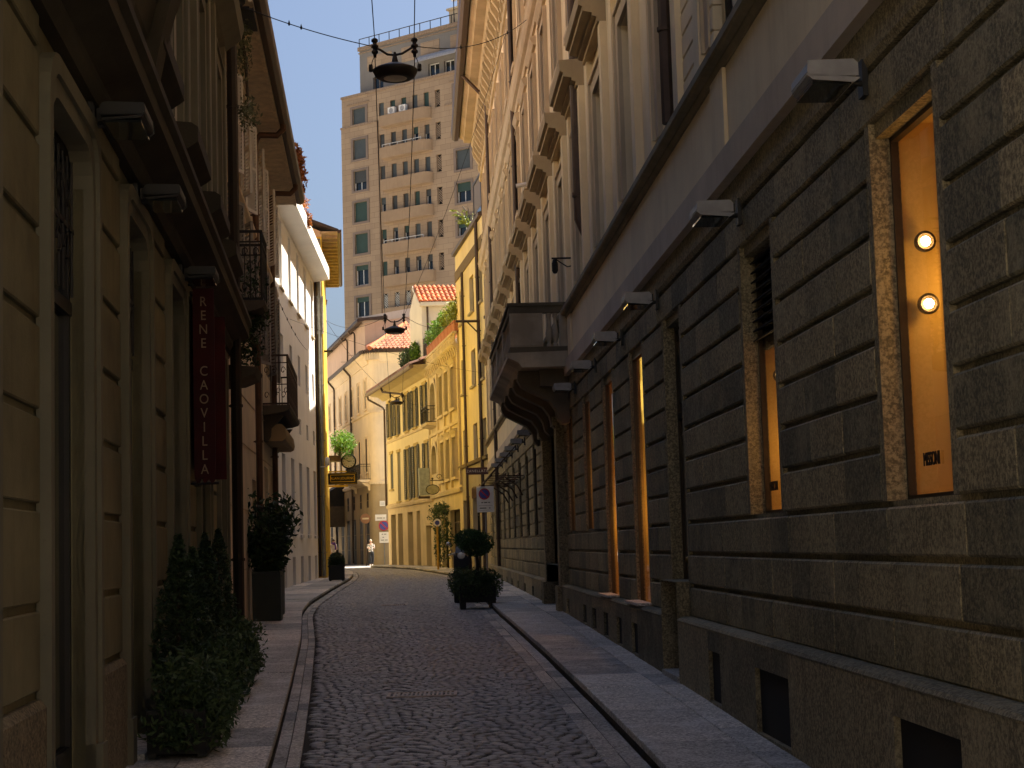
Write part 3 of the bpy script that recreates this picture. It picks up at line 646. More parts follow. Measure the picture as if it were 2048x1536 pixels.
for c, h in OP:
    mb = MB(L1); shoulder_frame(mb, c-h, c+h, -.5, 3.74, .1, -.02, .03); shoulder_frame(mb, c-h-.1, c+h+.1, -.5, 3.84, .1, -.02, .055)
    mb.box(c-h-.22, c-h, -.03, .07, -.6, .2).box(c+h, c+h+.22, -.03, .07, -.6, .2); mb.build('window_surround', surr, h1)
    mb = MB(L1); k = -.13
    z0_ = pz(15+c)-.02; mb.box(c-h, c-h+.06, k-.03, k+.02, z0_, 3.74).box(c+h-.06, c+h, k-.03, k+.02, z0_, 3.74).box(c-h, c+h, k-.03, k+.02, 3.68, 3.75).box(c-h, c+h, k-.03, k+.03, 2.74, 2.82).box(c-h+.06, c+h-.06, k-.03, k+.018, z0_, .2)
    o = mb.build('shop_window', simple('black_frame', (.014, .013, .012), .45), h1)
    q = MB(L1); q.box(c-h+.04, c+h-.04, k-.02, k-.01, .0, 3.7); q.build('pane', glass, o)
    q = MB(L1)                                   # wrought-iron transom grille with scrolls
    for j in range(9): s = c-h+.1+(2*h-.2)*j/8; q.tube([(s, k+.045, 2.84), (s, k+.045, 3.66)], .009, 5)
    for j in range(4):
        s = c-h+.2+(2*h-.4)*(j+.5)/4
        for d in (-1, 1): q.tube([(s+d*(.02+.085*math.cos(x)*(1-x/9)), k+.055, 3.25+.11*math.sin(x)*(1-x/9)+.16*d) for x in [y*.5 for y in range(11)]], .009, 5)
    q.box(c-h+.03, c+h-.03, k+.035, k+.05, 3.23, 3.26); q.build('grille', iron, o)
mb = MB(L1); mb.box(-3.36, -2.04, -.2, .12, -.4, pz(12.3)+.03); mb.build('door_step', kerbm, h1)
mb = MB(L1); mb.prism([(-.2, 4.06), (.05, 4.06), (.09, 4.12), (.09, 4.18), (.2, 4.24), (.29, 4.28), (.29, 4.40), (.33, 4.44), (.33, 4.5), (-.2, 4.58)], A0, A1); mb.build('ledge', ledgem, h1)
U = [-8.3, -5.45, -2.6, .28, 3.16, 5.9]
UH = [(c-.5, c+.5, z0, z1) for c in U for z0, z1 in ((5.2, 7.5),)]
mb = MB(L1); mb.wall(A0, A1, 4.5, 9.2, UH, .25); mb.build('wall', creaml, h1)
for c in U:
    for z0, z1 in ((5.2, 7.5),): window(h1, L1, c-.5, c+.5, z0, z1, .25, brownwood, trans=.66)
for c in U:
    mb = MB(L1); architrave(mb, c-.5, c+.5, 5.2, 7.5, .17, .06, sill=False)
    for s in (c-1.02, c+.78): mb.box(s, s+.24, 0, .09, 4.56, 8.3)
    mb.prism([(0, 8.0), (.1, 8.05), (.3, 8.2), (.34, 8.35), (0, 8.45)], c-1.05, c+1.05); mb.build('window_surround', surr, h1)
for c in U:
    mb = MB(L1); mb.prism([(0, 4.5), (.14, 4.52), (.17, 4.62), (.17, 4.86), (.26, 4.92), (.3, 4.95), (.3, 5.08), (.24, 5.12), (0, 5.14)], c-.78, c+.78); mb.build('window_sill', ledgem, h1)
mb = MB(L1); mb.prism([(0, 8.85), (.15, 8.95), (.3, 9.1), (.32, 9.28), (0, 9.33)], A0, A1); mb.build('cornice', ledgem, h1)
mb = MB(L1); mb.prism([(.32, 9.28), (-7, 11.1), (-7, 9.2), (0, 9.2)], A0, A1); mb.build('roof', tiles('roof_tiles', (.33, .13, .07)), h1)
body(h1, L1, A0, A1, 9.15, 9, .35)
mb = MB(L1); mb.q((A1, 0, -.3), (A1, -9, -.3), (A1, -9, 9.2), (A1, 0, 9.2)).q((A0, 0, -.3), (A0, -9, -.3), (A0, -9, 9.2), (A0, 0, 9.2)); mb.build('end_wall', creaml, h1)
mb = MB(L1); mb.prism([(0, 4.5), (.08, 4.55), (.12, 4.8), (.2, 4.95), (.26, 5.2), (.36, 5.3), (.4, 5.42), (.4, 5.52), (0, 5.52)], -6.9, -3.0)
for s in (-6.7, -5.1, -3.5): mb.prism([(.0, 4.4), (.16, 4.42), (.22, 4.6), (.3, 5.0), (.38, 5.3), (0, 5.3)], s, s+.35)
mb.box(-6.9, -3.0, .3, .4, 5.52, 6.4).box(-6.9, -6.75, 0, .3, 5.52, 6.4).box(-3.15, -3.0, 0, .3, 5.52, 6.4); mb.build('balcony', ledgem, h1)
downpipe(h1, L1, 7.75, .3, 8.9, .12, .075, mat=simple('dark_downpipe', (.02, .014, .01), .5, .2))
for s, lb in ((-5.0, 'dark floodlight below the dark stone balcony at the top left'), (-2.75, 'dark floodlight on the dark ledge over the second dark opening'), (.8, 'dark floodlight just before the dark red banner')):
    c = floodlight(L1, s, 3.93, lb, body_mat=simple('black_casing', (.02, .02, .018), .5, .2), w=.24)
# banner
red = simple('dark_red_cloth', (.04, .004, .005), .85, 0, .25, 5); gold = simple('pale_gold_letter', (.26, .19, .12), .5)
t = thing('banner', 'dark red vertical banner with pale letters hanging from the left wall', 'banner', fr=L1, loc=(1.75, 0, 0))
mb = MB(L1); mb.box(-.012, .012, .05, .26, 2.05, 3.98)
for a, b in ((.05, .12), (.12, .19), (.19, .26)): mb.q((-.012, a, 2.05), (-.012, b, 2.05), (-.012, (a+b)/2, 1.98)).q((.012, a, 2.05), (.012, b, 2.05), (.012, (a+b)/2, 1.98))
mb.build('cloth', red, t)
mb = MB(L1); mb.box(1.5, 1.524, .05, .27, 2.1, 3.9); mb.box(.0, 1.5, .045, .06, 2.16, 3.9); mb.build('cloth', simple('red_cloth', (.055, .005, .005), .85, 0, .25, 5), t)
mb = MB(L1)
for z in (2.0, 4.02): mb.tube([(0, 0, z+.0), (0, .29, z)], .014, 8)
mb.tube([(0, .28, 4.02), (0, .3, 4.06), (0, .32, 4.04)], .012, 6); mb.box(-.02, 1.55, .02, .05, 3.92, 3.95); mb.build('bracket', iron, t)
word = 'RENE CAOVILLA'
for k, ch in enumerate(word):
    if ch == ' ': continue
    text(ch, .14, gold, t, (.016, .152, 3.84-k*.142), (math.pi/2, 0, math.pi/2), sx=.85)
# the letters face the street's near end: local +x of this frame points back to the camera
# ---- second house: wooden eaves, louvred shutters, two balconies
w2 = plaster('pale_ochre_plaster', (.72, .6, .44), .2, .35, .1, 35)
h2 = thing('townhouse', 'house with deep wooden eaves, grey louvred shutters and two iron balconies on the left', 'building', fr=L2)
B_0, B_1 = -8.8, 5.5
SW = [-7.2, -4.0, -.6, 2.9]
H2 = [(c-.45, c+.45, z0, z1) for c in SW for z0, z1 in ((7.25, 8.75), (4.95, 6.7))]+[(-2.2, -1.2, 0, 2.6), (1.2, 2.5, 0, 3.0), (3.6, 4.9, 0, 3.0), (-5.5, -4.4, 0, 2.6)]
mb = MB(L2); mb.wall(B_0, B_1, -.4, 9.3, H2, .2); mb.build('wall', w2, h2)
for c in SW:
    for z0, z1 in ((7.25, 8.75), (4.95, 6.7)): window(h2, L2, c-.45, c+.45, z0, z1, .2, greywood, trans=.6)
for a, b, z1 in ((-2.2, -1.2, 2.6), (1.2, 2.5, 3.0), (3.6, 4.9, 3.0), (-5.5, -4.4, 2.6)): window(h2, L2, a, b, .02, z1, .2, brownwood, 'shop_window', 1, .75)
lgrey = simple('light_grey_paint', (.62, .62, .62), .5, 0, .1, 8)
for c in SW:
    for z0, z1, m_ in ((7.22, 8.8, lgrey), (4.92, 6.75, greywood)):
        for hs, ang in ((c-.45, 2.72), (c+.45, -2.8)):
            shutter(h2, L2, hs-(.0 if hs < c else .5), hs+(.5 if hs < c else 0), z0, z1, .04, m_, ang*1.0, 1 if hs > c else None, 24)
mb = MB(L2); mb.prism([(0, 6.9), (.04, 6.92), (.06, 7.02), (.12, 7.08), (.12, 7.14), (0, 7.17)], B_0, B_1)
for z in (1.0, 2.0, 3.1, 3.9): mb.box(B_0, B_1, 0, .012, z, z+.02)
mb.build('string_course', creamtrim, h2)
for c in SW: mb = MB(L2); architrave(mb, c-.45, c+.45, 4.95, 6.7, .12, .035, sill=False); mb.build('window_surround', creamtrim, h2)
soff = simple('eave_boards', (.64, .54, .38), .7, 0, .2, 5)
mb = MB(L2); k = B_0
mb.box(B_0, B_1, -.1, .1, 9.1, 9.3)
while k < B_1: mb.box(k, min(B_1, k+.215), 0, .54, 9.2, 9.24); k += .23
mb.box(B_0, B_1, .5, .56, 9.17, 9.36); mb.build('eave', soff, h2)
mb = MB(L2); mb.prism([(.54, 9.3), (.57, 9.21), (.66, 9.19), (.73, 9.25), (.75, 9.36), (.71, 9.36), (.70, 9.28), (.65, 9.23), (.59, 9.25), (.56, 9.32)], B_0, B_1); mb.build('gutter', lead, h2)
rf = tiles('roof_tiles', (.33, .13, .07))
mb = MB(L2); tiled(mb, (B_0, .67, 9.38), (B_1, .67, 9.38), (B_1, -3.5, 11.2), (B_0, -3.5, 11.2), 70, 10); mb.build('roof', rf, h2)
body(h2, L2, B_0, B_1, 9.25, 9, .3)
mb = MB(L2); mb.q((B_1, 0, -.3), (B_1, -9, -.3), (B_1, -9, 9.3), (B_1, 0, 9.3)).q((B_0, 0, -.3), (B_0, -9, -.3), (B_0, -9, 9.3), (B_0, 0, 9.3)); mb.build('end_wall', w2, h2)
copper = simple('copper_pipe', (.10, .05, .028), .45, .4, .3, 5)
downpipe(h2, L2, -1.7, .3, 9.05, .1, .06, (.63, 9.2), copper); downpipe(h2, L2, 3.4, .3, 9.05, .1, .06, (.63, 9.2), copper)
def railing(fr, parent, s0, s1, p, z0, z1, mat, scroll=True, step=.13):
    mb = MB(fr)
    for z in (z0+.03, z1): mb.box(s0, s1, p-.02, p+.02, z-.018, z+.018).box(s0, s0+.035, 0, p-.02, z-.018, z+.018).box(s1-.035, s1, 0, p-.02, z-.018, z+.018)
    for s in (s0+.002, s1-.032): mb.box(s, s+.03, p-.015, p+.015, z0+.01, z1)
    mb.box(s0, s1, p-.012, p+.012, z1-.16, z1-.14).box(s0, s0+.02, 0, p, z1-.16, z1-.14).box(s1-.02, s1, 0, p, z1-.16, z1-.14)
    mb.build('handrail', mat, parent); mb = MB(fr)
    def panel(f, L):
        n = max(2, int(L/step))
        for k in range(n+1): u = L*k/n; mb.tube([f(u, z0), f(u, z1)], .009, 5)
        if scroll:
            for k in range(n):
                u = L*(k+.5)/n; r = step*.36
                for zc in (z1-.3, z0+.2): mb.tube([f(u+r*math.cos(x)*(1-x/10), zc+r*1.7*math.sin(x)*(1-x/10)) for x in [y*.55 for y in range(12)]], .008, 4)
    panel(lambda u, z: (s0+u, p, z), s1-s0); panel(lambda u, z: (s0+.015, u, z), p); panel(lambda u, z: (s1-.015, u, z), p)
    mb.build('bar', mat, parent)
def balcony_part(b, fr, s0, s1, p, z, mat, ironm, h=.95, brk=True, scroll=True):
    e = thing('balcony', None, None); e.parent = b
    mb = MB(fr); mb.prism([(0, z-.2), (p-.1, z-.14), (p+.02, z-.1), (p+.05, z-.05), (p+.05, z), (0, z)], s0-.04, s1+.04); mb.build('slab', mat, e)
    if brk:
        for s in (s0+.2, s1-.35):
            mb = MB(fr); mb.prism([(0, z-.7), (.08, z-.72), (.14, z-.62), (.16, z-.45), (p*.6, z-.32), (p*.8, z-.2), (0, z-.2)], s, s+.16); mb.build('bracket', mat, e)
    railing(fr, e, s0, s1, p, z, z+h, ironm, scroll); return e
dst = plaster('dark_balcony_stone', (.09, .075, .055), .3, .4, .12, 30)
b1 = balcony_part(h2, L2, -8.65, -7.55, .62, 4.85, dst, iron, 1.0)
mb = MB(L2); mb.prism([(0, 3.7), (.3, 3.72), (.5, 3.8), (.55, 3.9), (0, 3.95)], -8.7, -7.5); mb.build('shop_hood', dst, h2)
b2 = balcony_part(h2, L2, 1.0, 5.35, .5, 4.2, dst, simple('brown_iron', (.055, .032, .026), .55, .3), 1.0)
mb = MB(L2); mb.prism([(0, 3.5), (.35, 3.5), (.42, 3.54), (.44, 3.62), (.42, 3.78), (.36, 3.84), (0, 3.88)], 1.3, 5.2); mb.build('rolled_awning', plaster('ochre_canvas', (.36, .26, .14), .2, .3, .1, 20), h2)
# ---- third house: plain white
w3 = plaster('white_render', (.80, .77, .73), .08, .15, .05, 30, stain=(.45, .42, .38))
w3b = plaster('white_render_base', (.62, .59, .56), .1, .2, .05, 30)
h3 = thing('townhouse', 'plain white rendered house with narrow windows, its upper storey in the sun', 'building', fr=L3)
C0, C1 = -25.5, -1.75
CW = [-2.75-2.92*k for k in range(8)]
H3 = []
for c in CW: H3 += [(c-.45, c+.45, 9.22, 11.28), (c-.42, c+.42, 6.78, 7.8), (c-.4, c+.4, 5.15, 5.68), (c-.55, c+.55, 1.85, 4.2), (c-.5, c+.5, .1, 1.1)]
mb = MB(L3); mb.wall(C0, C1, -.1, 11.5, H3, .22); mb.build('wall', w3, h3)
for c in CW:
    window(h3, L3, c-.45, c+.45, 9.22, 11.28, .22, white, trans=.6); window(h3, L3, c-.42, c+.42, 6.78, 7.8, .22, white); window(h3, L3, c-.4, c+.4, 5.15, 5.68, .22, white); window(h3, L3, c-.55, c+.55, 1.85, 4.2, .22, greywood, 'shop_window', 0); window(h3, L3, c-.5, c+.5, .1, 1.1, .2, iron, 'cellar_window', 3)
for c in CW: MB(L3).box(c-.52, c+.52, 0, .07, 9.14, 9.2).build('window_sill', creamtrim, h3); MB(L3).box(c-.56, c+.56, .0, .05, 1.72, 1.82).build('shop_sill', w3b, h3)
mb = MB(L3); mb.prism([(0, 11.42), (.55, 11.5), (.6, 11.5), (.6, 11.95), (0, 12.0)], C0, C1+.1); mb.build('eave', w3, h3)
mb = MB(L3); mb.prism([(.6, 11.9), (-4, 13.0), (-4, 11.9)], C0, C1); mb.build('roof', rf, h3)
body(h3, L3, C0, C1, 11.5, 9, .3)
mb = MB(L3); mb.q((C1, 0, -.3), (C1, -9, -.3), (C1, -9, 11.9), (C1, 0, 11.9)); mb.build('end_wall', w3, h3)
# ---- fourth house: yellow, taller, wooden eaves
w4 = plaster('bright_yellow_plaster', (.80, .54, .08), .1, .3, .06, 30)
h4 = thing('townhouse', 'tall bright yellow house with wooden eaves just beyond the white house', 'building', fr=L4)
D1 = 12.6
mb = MB(L4); mb.wall(0, D1, -.1, 13.4, [(c-.45, c+.45, z, z+1.7) for c in (1.6, 4.6, 7.6, 10.6) for z in (10.9, 7.8, 4.9)]+[(1.2, 3, .1, 3), (4.6, 6.6, .1, 3), (8.2, 10.2, .1, 3)], .2); mb.build('wall', w4, h4)
for c in (1.6, 4.6, 7.6, 10.6):
    for z in (10.9, 7.8, 4.9): window(h4, L4, c-.45, c+.45, z, z+1.7, .2, greywood)
for a, b in ((1.2, 3), (4.6, 6.6), (8.2, 10.2)): window(h4, L4, a, b, .1, 3, .2, iron, 'shop_window')
mb = MB(L4); mb.q((0, 0, -.1), (0, -7, -.1), (0, -7, 13.4), (0, 0, 13.4)); mb.q((0, 0, 13.4), (0, -7, 13.4), (0, -7, 15.25), (0, -4.2, 15.25)); mb.build('end_wall', plaster('pale_yellow_gable', (.62, .5, .32), .12, .25, .06, 30), h4)
mb = MB(L4); mb.box(-.012, 0, -.36, -.0, -.1, 13.2); mb.build('corner_strip', w4, h4)
body(h4, L4, 0, D1, 13.3, 8, .3)
mb = MB(L4); k = -.35
while k < D1: mb.box(k, k+.28, -.05, .62, 13.3, 13.34); k += .3
k = .3
while k < D1: mb.box(k, k+.1, -.05, .6, 13.2, 13.3); k += .8
mb.build('eave', simple('brown_eave_boards', (.40, .31, .17), .7, 0, .2, 5), h4)
mb = MB(L4); mb.prism([(.6, 13.38), (.62, 13.27), (.7, 13.25), (.76, 13.3), (.77, 13.4)], -.4, D1); mb.build('gutter', lead, h4)
mb = MB(L4); mb.prism([(.66, 13.4), (-4.2, 15.3), (-7, 15.3), (-7, 15.2), (-4.2, 15.2), (.6, 13.34)], -.5, D1); mb.build('roof', simple('dark_roof_edge', (.05, .04, .03), .8), h4)
downpipe(h4, L4, -.08, .3, 13.1, -.12, .07, mat=simple('grey_zinc_pipe', (.25, .24, .2), .5, .3)); downpipe(h4, L4, -.07, .3, 12.8, -.26, .05, mat=lead)
lm = simple('pale_shutter', (.50, .46, .40), .6, 0, .1, 8)
o = shutter(h4, L4, 0, .44, 9.45, 10.9, .0, lm, -math.pi/2, None, 26); o.location = (.07, .03, 9.45)
mb = MB(L4); mb.box(.2, .45, .02, .35, 8.8, 8.86); mb.build('pipe_clamp', iron, h4)
# ---- fifth house, round the bend
w5 = plaster('sunny_ochre_plaster', (.62, .48, .24), .15, .3, .06, 30)
h5 = thing('townhouse', 'ochre house round the bend, hardly seen past the yellow house', 'building', fr=L5)
mb = MB(L5); hs5 = [(c-.5, c+.5, z, z+1.8) for c in range(3, 44, 3) for z in (9, 5.5, 1)]
mb.wall(0, 46, -.1, 12.6, hs5, .2); mb.build('wall', w5, h5)
for a in hs5: window(h5, L5, a[0], a[1], a[2], a[3], .2, brownwood)
mb = MB(L5); mb.prism([(0, 12.4), (.25, 12.5), (.28, 12.7), (0, 12.8)], .1, 46); mb.build('eave', soff, h5)
body(h5, L5, 0, 46, 12.6, 8, .3)
# ================================================================ right-hand row beyond the palace
bluegrey = simple('blue_grey_blind', (.13, .15, .155), .6, 0, .15, 6)
y2 = plaster('yellow_plaster', (.80, .68, .38), .1, .25, .05, 30)
g2 = plaster('grey_beige_shopfront', (.40, .35, .25), .12, .3, .06, 30)
h6 = thing('townhouse', 'flat fronted yellow house with brown downpipes, next to the palace on the right', 'building', fr=R2)
E1 = 9.1
H6 = [(c-h, c+h, z, z+1.45) for c, h in ((7.1, .7), (3.75, .66), (.9, .5)) for z in (10.72, 7.72, 4.72)]
SH6 = [(6.2, 8.4, .1, 3.2), (2.9, 5.2, .1, 3.2)]
mb = MB(R2); mb.wall(0, E1, 4.6, 14.0, H6, .2); mb.build('wall', y2, h6)
mb = MB(R2); mb.wall(0, E1, -.1, 4.6, SH6, .25); mb.build('ground_floor_wall', g2, h6)
for a in H6:
    o = window(h6, R2, *a, .2, brownwood, mull=0, trans=.7); q = MB(R2); q.box(a[0]+.05, a[1]-.05, -.165, -.15, a[2]+.9, a[3]-.05); q.build('blind', brownwood, o)
for a in SH6: window(h6, R2, *a, .25, iron, 'shop_window', 1, .78)
for a in H6: MB(R2).box(a[0]-.08, a[1]+.08, 0, .1, a[2]-.1, a[2]-.02).build('window_sill', g2, h6)
mb = MB(R2); mb.prism([(0, 4.55), (.1, 4.58), (.12, 4.7), (0, 4.74)], 0, E1); mb.build('string_course', simple('dark_band', (.16, .115, .05), .8), h6); mb = MB(R2); mb.box(0, E1, 0, .04, 12.75, 13.2); mb.build('upper_band', simple('dark_band', (.16, .115, .05), .8), h6)
mb = MB(R2); mb.prism([(-.3, 13.9), (.14, 13.92), (.16, 14.06), (-.3, 14.08)], 0, E1+.05); mb.build('coping', lead, h6)
body(h6, R2, 0, E1, 13.9, 8, .3)
mb = MB(R2); mb.q((E1, 0, -.3), (E1, -8, -.3), (E1, -8, 14), (E1, 0, 14)); mb.build('end_wall', y2, h6)
downpipe(h6, R2, 6.0, .3, 12.7, .1, .06); downpipe(h6, R2, 1.15, .3, 13.9, .1, .07)
mb = MB(R2); mb.box(-.2, .0, 0, .05, 9.9, 10.0); mb.tube([(1.0, .05, 9.95), (1.0, 1.0, 9.95)], .05, 6); mb.tube([(1.0, .05, 9.4), (1.0, .55, 9.92)], .03, 6); mb.build('cable_bracket', lead, h6)
t = thing('roof_screen', 'dark grey framed glass screen on the roof terrace of the yellow house', 'terrace screen', fr=R2, loc=(0, 0, 14.07))
mb = MB()
for s in (-.1, 2.2, 4.5): mb.box(s-.05, s+.05, -.35, -.27, 0, 2.0)
mb.box(-.15, 4.55, -.36, -.26, 1.95, 2.05); mb.box(-.15, 4.55, -.34, -.28, .0, .06); mb.build('frame', simple('anthracite', (.05, .05, .06), .5), t)
mb = MB(); mb.box(-.05, 4.45, -.32, -.30, .75, 1.95); mb.build('panel', simple('grey_blind', (.16, .15, .165), .7, 0, .1), t)
mb = MB(); mb.box(-.05, 4.45, -.315, -.305, .06, .75); mb.build('pane', glass, t)
mb = MB(); mb.tube([(-1.5, -.5, 0), (-1.5, -.5, 2.9)], .02, 6).tube([(.3, -.5, 1.9), (.3, -.5, 3.1)], .02, 6).tube([(-1.5, -.5, 2.9), (.3, -.5, 3.1)], .02, 6).tube([(-1.5, -.5, 2.2), (.3, -.5, 2.3)], .015, 6); mb.build('pipe_frame', iron, t)
# ---- narrow ornate house
o3 = plaster('weathered_ornate_stone', (.62, .52, .33), .2, .45, .1, 30)
h7 = thing('townhouse', 'narrow ornate stone house with arched windows, carved parapet and planted roof terrace', 'building', fr=R3)
G1 = 11.0
H7 = [(c-.62, c+.62, z0, z1) for c in (6.0, 4.0, 1.95) for z0, z1 in ((7.36, 9.2), (4.32, 6.1))]
AR = [(9.0, 1.0, 7.4, 9.2), (9.0, 1.0, 4.8, 6.15)]
SH7 = [(8.0, 10.0, .1, 3.0), (5.2, 7.2, .1, 2.6), (1.0, 4.2, .1, 2.9)]
mb = MB(R3); mb.wall(0, G1, -.1, 10.0, H7+[(c-h, c+h, a, b) for c, h, a, b in AR]+SH7, .25); mb.build('wall', o3, h7)
for a in H7: window(h7, R3, *a, .25, brownwood, mull=1, trans=.66)
for c, h, a, b in AR: window(h7, R3, c-h, c+h, a, b, .25, brownwood, 'arched_window', mull=1, trans=.6)
for a in SH7: window(h7, R3, *a, .25, brownwood, 'shop_window', 1, .8)
for a in H7: mb = MB(R3); architrave(mb, *a, .13, .08); mb.prism([(0, a[3]+.14), (.1, a[3]+.18), (.2, a[3]+.3), (0, a[3]+.36)], a[0]-.2, a[1]+.2); mb.build('window_surround', o3, h7)
for c, h, a, b in AR:
    mb = MB(R3)
    pts = [(math.cos(x), math.sin(x)) for x in [math.pi*k/10 for k in range(11)]]; zc = b-h*.62
    for (u, v), (u2, v2) in zip(pts, pts[1:]):
        mb.q((c+u*h*.98, .09, zc+v*h*.62), (c+u2*h*.98, .09, zc+v2*h*.62), (c+u2*h*1.3, .09, zc+v2*h*.85), (c+u*h*1.3, .09, zc+v*h*.85)); mb.q((c+u*h*.98, .09, zc+v*h*.62), (c+u2*h*.98, .09, zc+v2*h*.62), (c+u2*h*.98, -.2, zc+v2*h*.62), (c+u*h*.98, -.2, zc+v*h*.62))
        mb.q((c+u*h*.98, .02, zc+v*h*.62), (c+u2*h*.98, .02, zc+v2*h*.62), (c+u2*h, .02, b), (c+u*h, .02, b))
    mb.box(c-h*1.3, c-h, 0, .09, a, zc).box(c+h, c+h*1.3, 0, .09, a, zc); mb.build('arch_surround', o3, h7)
for s in (0.16, 3.0, 5.0, 7.4, 10.6): MB(R3).box(s-.14, s+.14, 0, .1, 3.9, 9.6).build('pilaster', o3, h7)
mb = MB(R3); mb.prism([(0, 9.55), (.1, 9.6), (.14, 9.85), (.3, 9.95), (.34, 10.0), (0, 10.04)], 0, G1); mb.prism([(0, 3.6), (.1, 3.62), (.14, 3.78), (0, 3.84)], 0, G1); mb.prism([(0, 6.6), (.08, 6.62), (.1, 6.75), (0, 6.8)], 0, G1)
mb.box(0, G1, .1, .22, 10.0, 10.1).box(0, G1, .08, .26, 10.46, 10.56); k = .1
while k < G1-.2:
    mb.box(k, k+.42, .14, .2, 10.1, 10.46); mb.ball((k+.21, .2, 10.28), (.12, .06, .13), 8, 5); mb.prism([(.0, 9.6), (.16, 9.62), (.26, 9.95), (0, 9.95)], k+.1, k+.28); k += .62
mb.build('parapet', o3, h7)
mb = MB(R3); mb.prism([(0, 7.0), (.5, 7.1), (.56, 7.2), (0, 7.22)], 7.9, 10.2); mb.build('balcony', o3, h7); e = mb
ob = thing('balcony_rail', None, None); ob.parent = h7; railing(R3, ob, 7.95, 10.15, .5, 7.22, 8.0, iron, False, .16)
body(h7, R3, 0, G1, 9.98, 8, .35)
mb = MB(R3); mb.q((G1, 0, -.3), (G1, -8, -.3), (G1, -8, 10), (G1, 0, 10)).q((0, 0, 10), (0, -8, 10), (G1, -8, 10), (G1, 0, 10)); mb.build('terrace', o3, h7)
terra = simple('terracotta', (.42, .17, .085), .85, 0, .15, 6)
lf_y = leafmat('yellow_green_leaf', (.10, .14, .012), (.24, .25, .03), .35); lf_g = leafmat('fresh_green_leaf', (.05, .12, .01), (.17, .29, .03), .35)
lf_d = leafmat('dark_green_leaf', (.012, .028, .01), (.035, .07, .024), .2); lf_t = leafmat('thuja_scale_leaf', (.018, .037, .015), (.045, .08, .03), .15); lf_m = leafmat('ivy_leaf', (.025, .048, .017), (.085, .13, .048), .22); lf_r = leafmat('rusty_creeper_leaf', (.2, .055, .01), (.45, .17, .03), .35)
bark = simple('bark', (.06, .045, .03), .9, 0, .3, 20)
for k in range(9):
    s = .6+k*1.12
    t = thing('terrace_planter', ['terracotta box of yellow-green shrubs on the parapet, nearest the palace', 'second terracotta box of shrubs on the carved parapet, counted from the palace', 'third terracotta box of shrubs on the carved parapet', 'fourth terracotta box of shrubs on the carved parapet', 'middle terracotta box of shrubs on the carved parapet', 'sixth terracotta box of shrubs on the carved parapet', 'seventh terracotta box of shrubs on the carved parapet', 'last but one terracotta box of shrubs on the carved parapet', 'terracotta box of green shrubs at the far end of the carved parapet'][k], 'planter', 'planters on the roof terrace', fr=R3, loc=(s, -.05, 10.56))
    mb = MB(); mb.prism([(-.2, 0), (.2, 0), (.23, .42), (.25, .42), (.25, .48), (-.25, .48), (-.25, .42), (-.23, .42)], -.5, .5); mb.build('box', terra, t)
    mb = MB(); leaves(mb, clump_pts(420, (0, -.02, 1.0+random.uniform(-.1, .12)), (.62, .42, .62+random.random()*.2), .5, lumps=7), .075); mb.build('foliage', lf_y if k < 4 else lf_g, t)
    mb = MB()
    for q in range(4): mb.tube([(-.3+q*.2, 0, .4), (-.35+q*.22, .05, 1.0)], .012, 5)
    mb.build('stem', bark, t)
def plant(name, label, cat, loc, pts, size, mat, fr=None, stems=(), group=None, n=0, up=0):
    t = thing(name, label, cat, group, fr=fr, loc=loc); mb = MB(fr) if fr else MB(); leaves(mb, pts, size, up=up); mb.build('foliage', mat, t)
    if stems:
        mb = MB(fr) if fr else MB()
        for s in stems: mb.tube(s, [.03*(1-.5*i/len(s)) for i in range(len(s))], 6)
        mb.build('stem', bark, t)
    return t
plant('terrace_bush', 'bright green bush rising beside the orange tiled roof', 'bush', (1.5, -2.2, 10.1), clump_pts(1500, (0, 0, 2.9), (1.0, .8, 1.25), .45, lumps=8), .085, lf_g, R3, [[(0, 0, 0), (.05, 0, 1.2), (0, 0, 2.6)], [(0, 0, 1.0), (.3, .1, 2.4)]])
bp = []
for k in range(26):
    a = random.random()*6.28; l = random.uniform(.8, 1.7); 
    for q in range(24): u = q/23; bp.append((math.cos(a)*l*.75*u+random.gauss(0, .03), math.sin(a)*l*.6*u+random.gauss(0, .03), .3+l*1.3*u-l*.75*u*u*1.1))
plant('bamboo', 'wispy yellow bamboo on the roof terrace of the yellow house', 'plant', (5.4, -.3, 14.0), bp, .07, lf_y, R2, [[(0, 0, 0), (.1, 0, .7), (.3, .1, 1.4)], [(0, 0, 0), (-.2, .1, .9)], [(0, 0, 0), (.05, .2, 1.2), (.5, .3, 1.5)]])
# ---- pale yellow house with dark shutters
y4 = plaster('pale_yellow_plaster', (.74, .63, .36), .08, .2, .05, 25)
g4 = plaster('pale_stone_ground_floor', (.62, .5, .3), .12, .3, .06, 25)
h8 = thing('townhouse', 'pale yellow house with open dark green shutters and a long brown gutter', 'building', fr=R4)
K1 = 14.4
UP = [(12.9, .45, 7.55, 9.45), (10.4, .45, 7.5, 9.4), (7.15, .5, 7.5, 9.4), (4.68, .5, 7.5, 9.4), (1.8, .48, 7.5, 9.4)]
LO = [(12.7, .48, 4.6, 6.55), (10.2, .5, 3.85, 6.5), (7.15, .5, 3.85, 6.5), (4.68, .5, 3.85, 6.5), (1.55, .48, 4.6, 6.45)]
DO = [(12.55, .85, .15, 3.15), (10.2, .8, .15, 3.15), (6.95, .85, .15, 3.15), (4.45, .55, .15, 3.15), (1.6, .7, .15, 2.35)]
H8 = [(c-h, c+h, a, b) for c, h, a, b in UP+LO]
mb = MB(R4); mb.wall(0, K1, 3.6, 9.95, H8, .2); mb.build('wall', y4, h8)
mb = MB(R4); mb.wall(0, K1, -.1, 3.6, [(c-h, c+h, a, b) for c, h, a, b in DO], .35); mb.build('ground_floor_wall', g4, h8)
